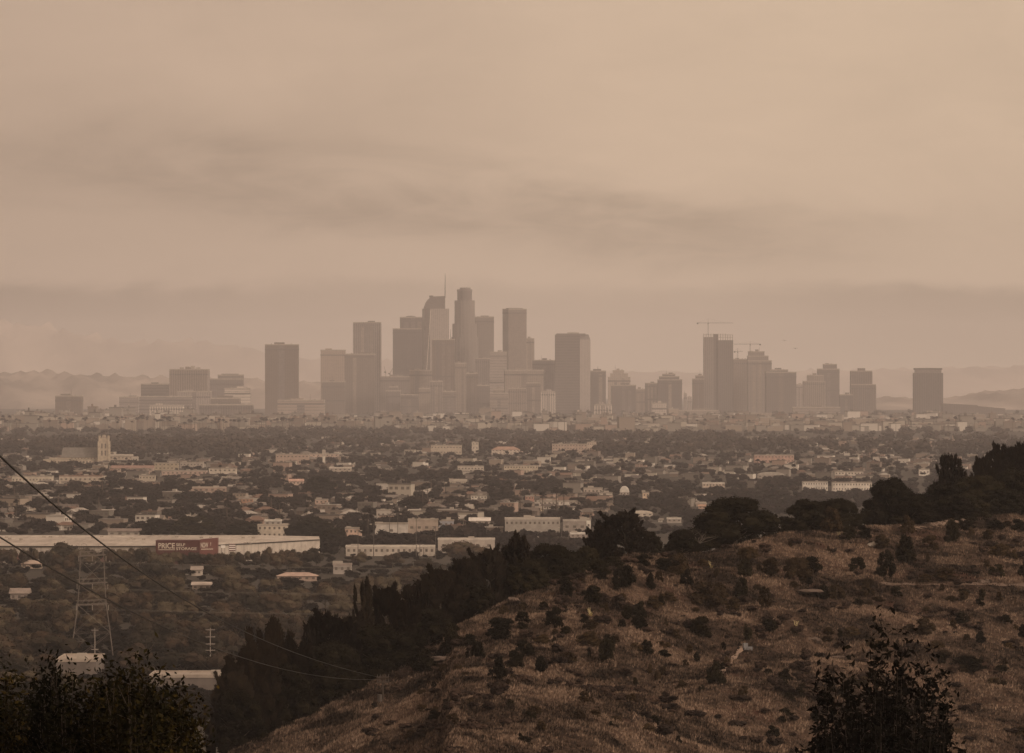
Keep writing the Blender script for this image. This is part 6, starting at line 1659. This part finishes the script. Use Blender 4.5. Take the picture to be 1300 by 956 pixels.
# ------------------------------------------------------------------ near plants at the bottom of the frame
def leafy_bush(px, wpx, yt, D, label, seed, leafsize=0.085, mat='leaf_near', n_stem=26, name='leafy_bush', cat='bush', depth=1.3, twiggy=False, group=None):
    rr = np.random.default_rng(seed); x0 = wx(px, D); zb = terr_z(x0, D) - 0.2; h = wz(yt, D) - zb; W = wpx / F * D
    root = tag(empty(name, (x0, D, zb)), label, cat, group)
    b = MB(); C, A, N = [], [], []
    for i in range(n_stem):
        a_ = rr.uniform(0, 2 * math.pi); q = rr.random() ** 0.6
        tx, ty = math.cos(a_) * W / 2 * q, math.sin(a_) * depth * q
        hh = h * (1 - 0.30 * q ** 2) * rr.uniform(0.80, 1.0) if i else h
        if i == 0: tx, ty = 0.1 * W * rr.uniform(-1, 1), 0
        p = Vector((tx * 0.35, ty * 0.35, 0.0)); m1 = Vector((tx * 0.7, ty * 0.7, hh * 0.5)); q_ = Vector((tx, ty, hh))
        b.bar(p, m1, 0.016, 0.012, 5); b.bar(m1, q_, 0.012, 0.004, 5)
        for j in range(4 if not twiggy else 5):
            s = rr.uniform(0.45, 0.95); c0 = m1.lerp(q_, (s - 0.45) / 0.55) if s > 0.45 else m1
            d = Vector((rr.normal(), rr.normal(), rr.uniform(0.3, 1.6))).normalized() * rr.uniform(0.25, 0.6)
            b.bar(c0, c0 + d, 0.010, 0.004, 4)
            nl = 16 if not twiggy else 13
            for l in range(nl):
                f_ = (l + 0.5) / nl; pp = c0 + d * f_
                la = Vector((rr.normal(), rr.normal(), rr.normal() * 0.6 + 0.5)).normalized()
                C.append(pp + la * leafsize * 0.55); A.append(la); N.append((rr.normal(), rr.normal(), 1.2))
        for l in range(190 if not twiggy else 75):
            f_ = rr.uniform(0.3 if not twiggy else 0.45, 1.0) ** 0.8; pp = (p.lerp(m1, f_ * 2) if f_ < 0.5 else m1.lerp(q_, f_ * 2 - 1)) + Vector((rr.normal(), rr.normal(), rr.normal())) * (0.19 if not twiggy else 0.22)
            la = Vector((rr.normal(), rr.normal(), rr.normal() * 0.6 + 0.6)).normalized()
            C.append(pp + la * leafsize * 0.4); A.append(la); N.append((rr.normal(), rr.normal(), 1.2))
    b.build('stems', M['darkwood'], root)
    C = np.array([tuple(c) for c in C]); A = np.array([tuple(c) for c in A]); N = np.array(N)
    v, f = leaf_quads(rr, C, N, leafsize * 0.62, 2.3, along=A, jit=0.1)
    link('leaves', np_mesh('leaves', v, [f], M[mat]), root)
LB = [(8, 60, 850, 100, 'leafy bush in the bottom left corner'), (40, 50, 853, 104, 'second leafy bush from the bottom left corner'), (66, 34, 836, 98, 'pointed leafy bush left of the pylon foot, near the viewer'), (96, 50, 854, 96, 'low leafy bush right below the pylon foot'),
      (134, 44, 840, 96, 'leafy bush in front of the flat pale roof'), (151, 30, 846, 102, 'small leafy bush touching the tallest one'), (176, 50, 831, 94, 'tallest leafy bush at the bottom left, with yellow tipped leaves'),
      (206, 30, 856, 98, 'narrow leafy bush right of the tallest one'), (230, 30, 864, 97, 'low yellowish leafy bush right of the narrow one')]
for i, q in enumerate(LB): leafy_bush(q[0], q[1] * 1.25, q[2], q[3], q[4], 100 + i, n_stem=46)
TW = [(1120, 62, 770, 205, 'airy twiggy tall shrub sticking up at the bottom right'), (1078, 90, 818, 200, 'twiggy shrub left of the tall airy one'), (1170, 84, 806, 206, 'twiggy shrub right of the tall airy one'), (1124, 170, 832, 198, 'wide dark twiggy shrub at the foot of the airy one'), (1192, 70, 832, 210, 'low twiggy shrub at the right end of the dark clump'), (1048, 64, 838, 203, 'low twiggy shrub at the left end of the dark clump'), (1140, 50, 786, 207, 'slim twiggy shrub just right of the tall airy one')]
for i, q in enumerate(TW): leafy_bush(q[0], q[1], q[2], q[3], q[4], 200 + i, leafsize=0.21, mat='leaf_twig', n_stem=[24, 30, 28, 46, 26, 26, 14][i], name='twiggy_shrub', cat='shrub', depth=1.6, twiggy=True)
settle_labels()

# ------------------------------------------------------------------ haze
m_, t = new_mat('smoke_haze')
pv = t.n('ShaderNodeVolumePrincipled')
pv.inputs['Color'].default_value = (0.985, 0.955, 0.985, 1)
pv.inputs['Density'].default_value = HAZE_DENSITY
pv.inputs['Density Attribute'].default_value = ''
pv.inputs['Anisotropy'].default_value = 0.15
t.n('ShaderNodeOutputMaterial', Volume=pv)
m_.cycles.homogeneous_volume = True
b = MB(); b.box(-9000, 9000, -450, 36400, -2.0, 520)
tag(b.build('haze', m_), 'brown smoke haze thickening towards the skyline', 'haze', kind='stuff')
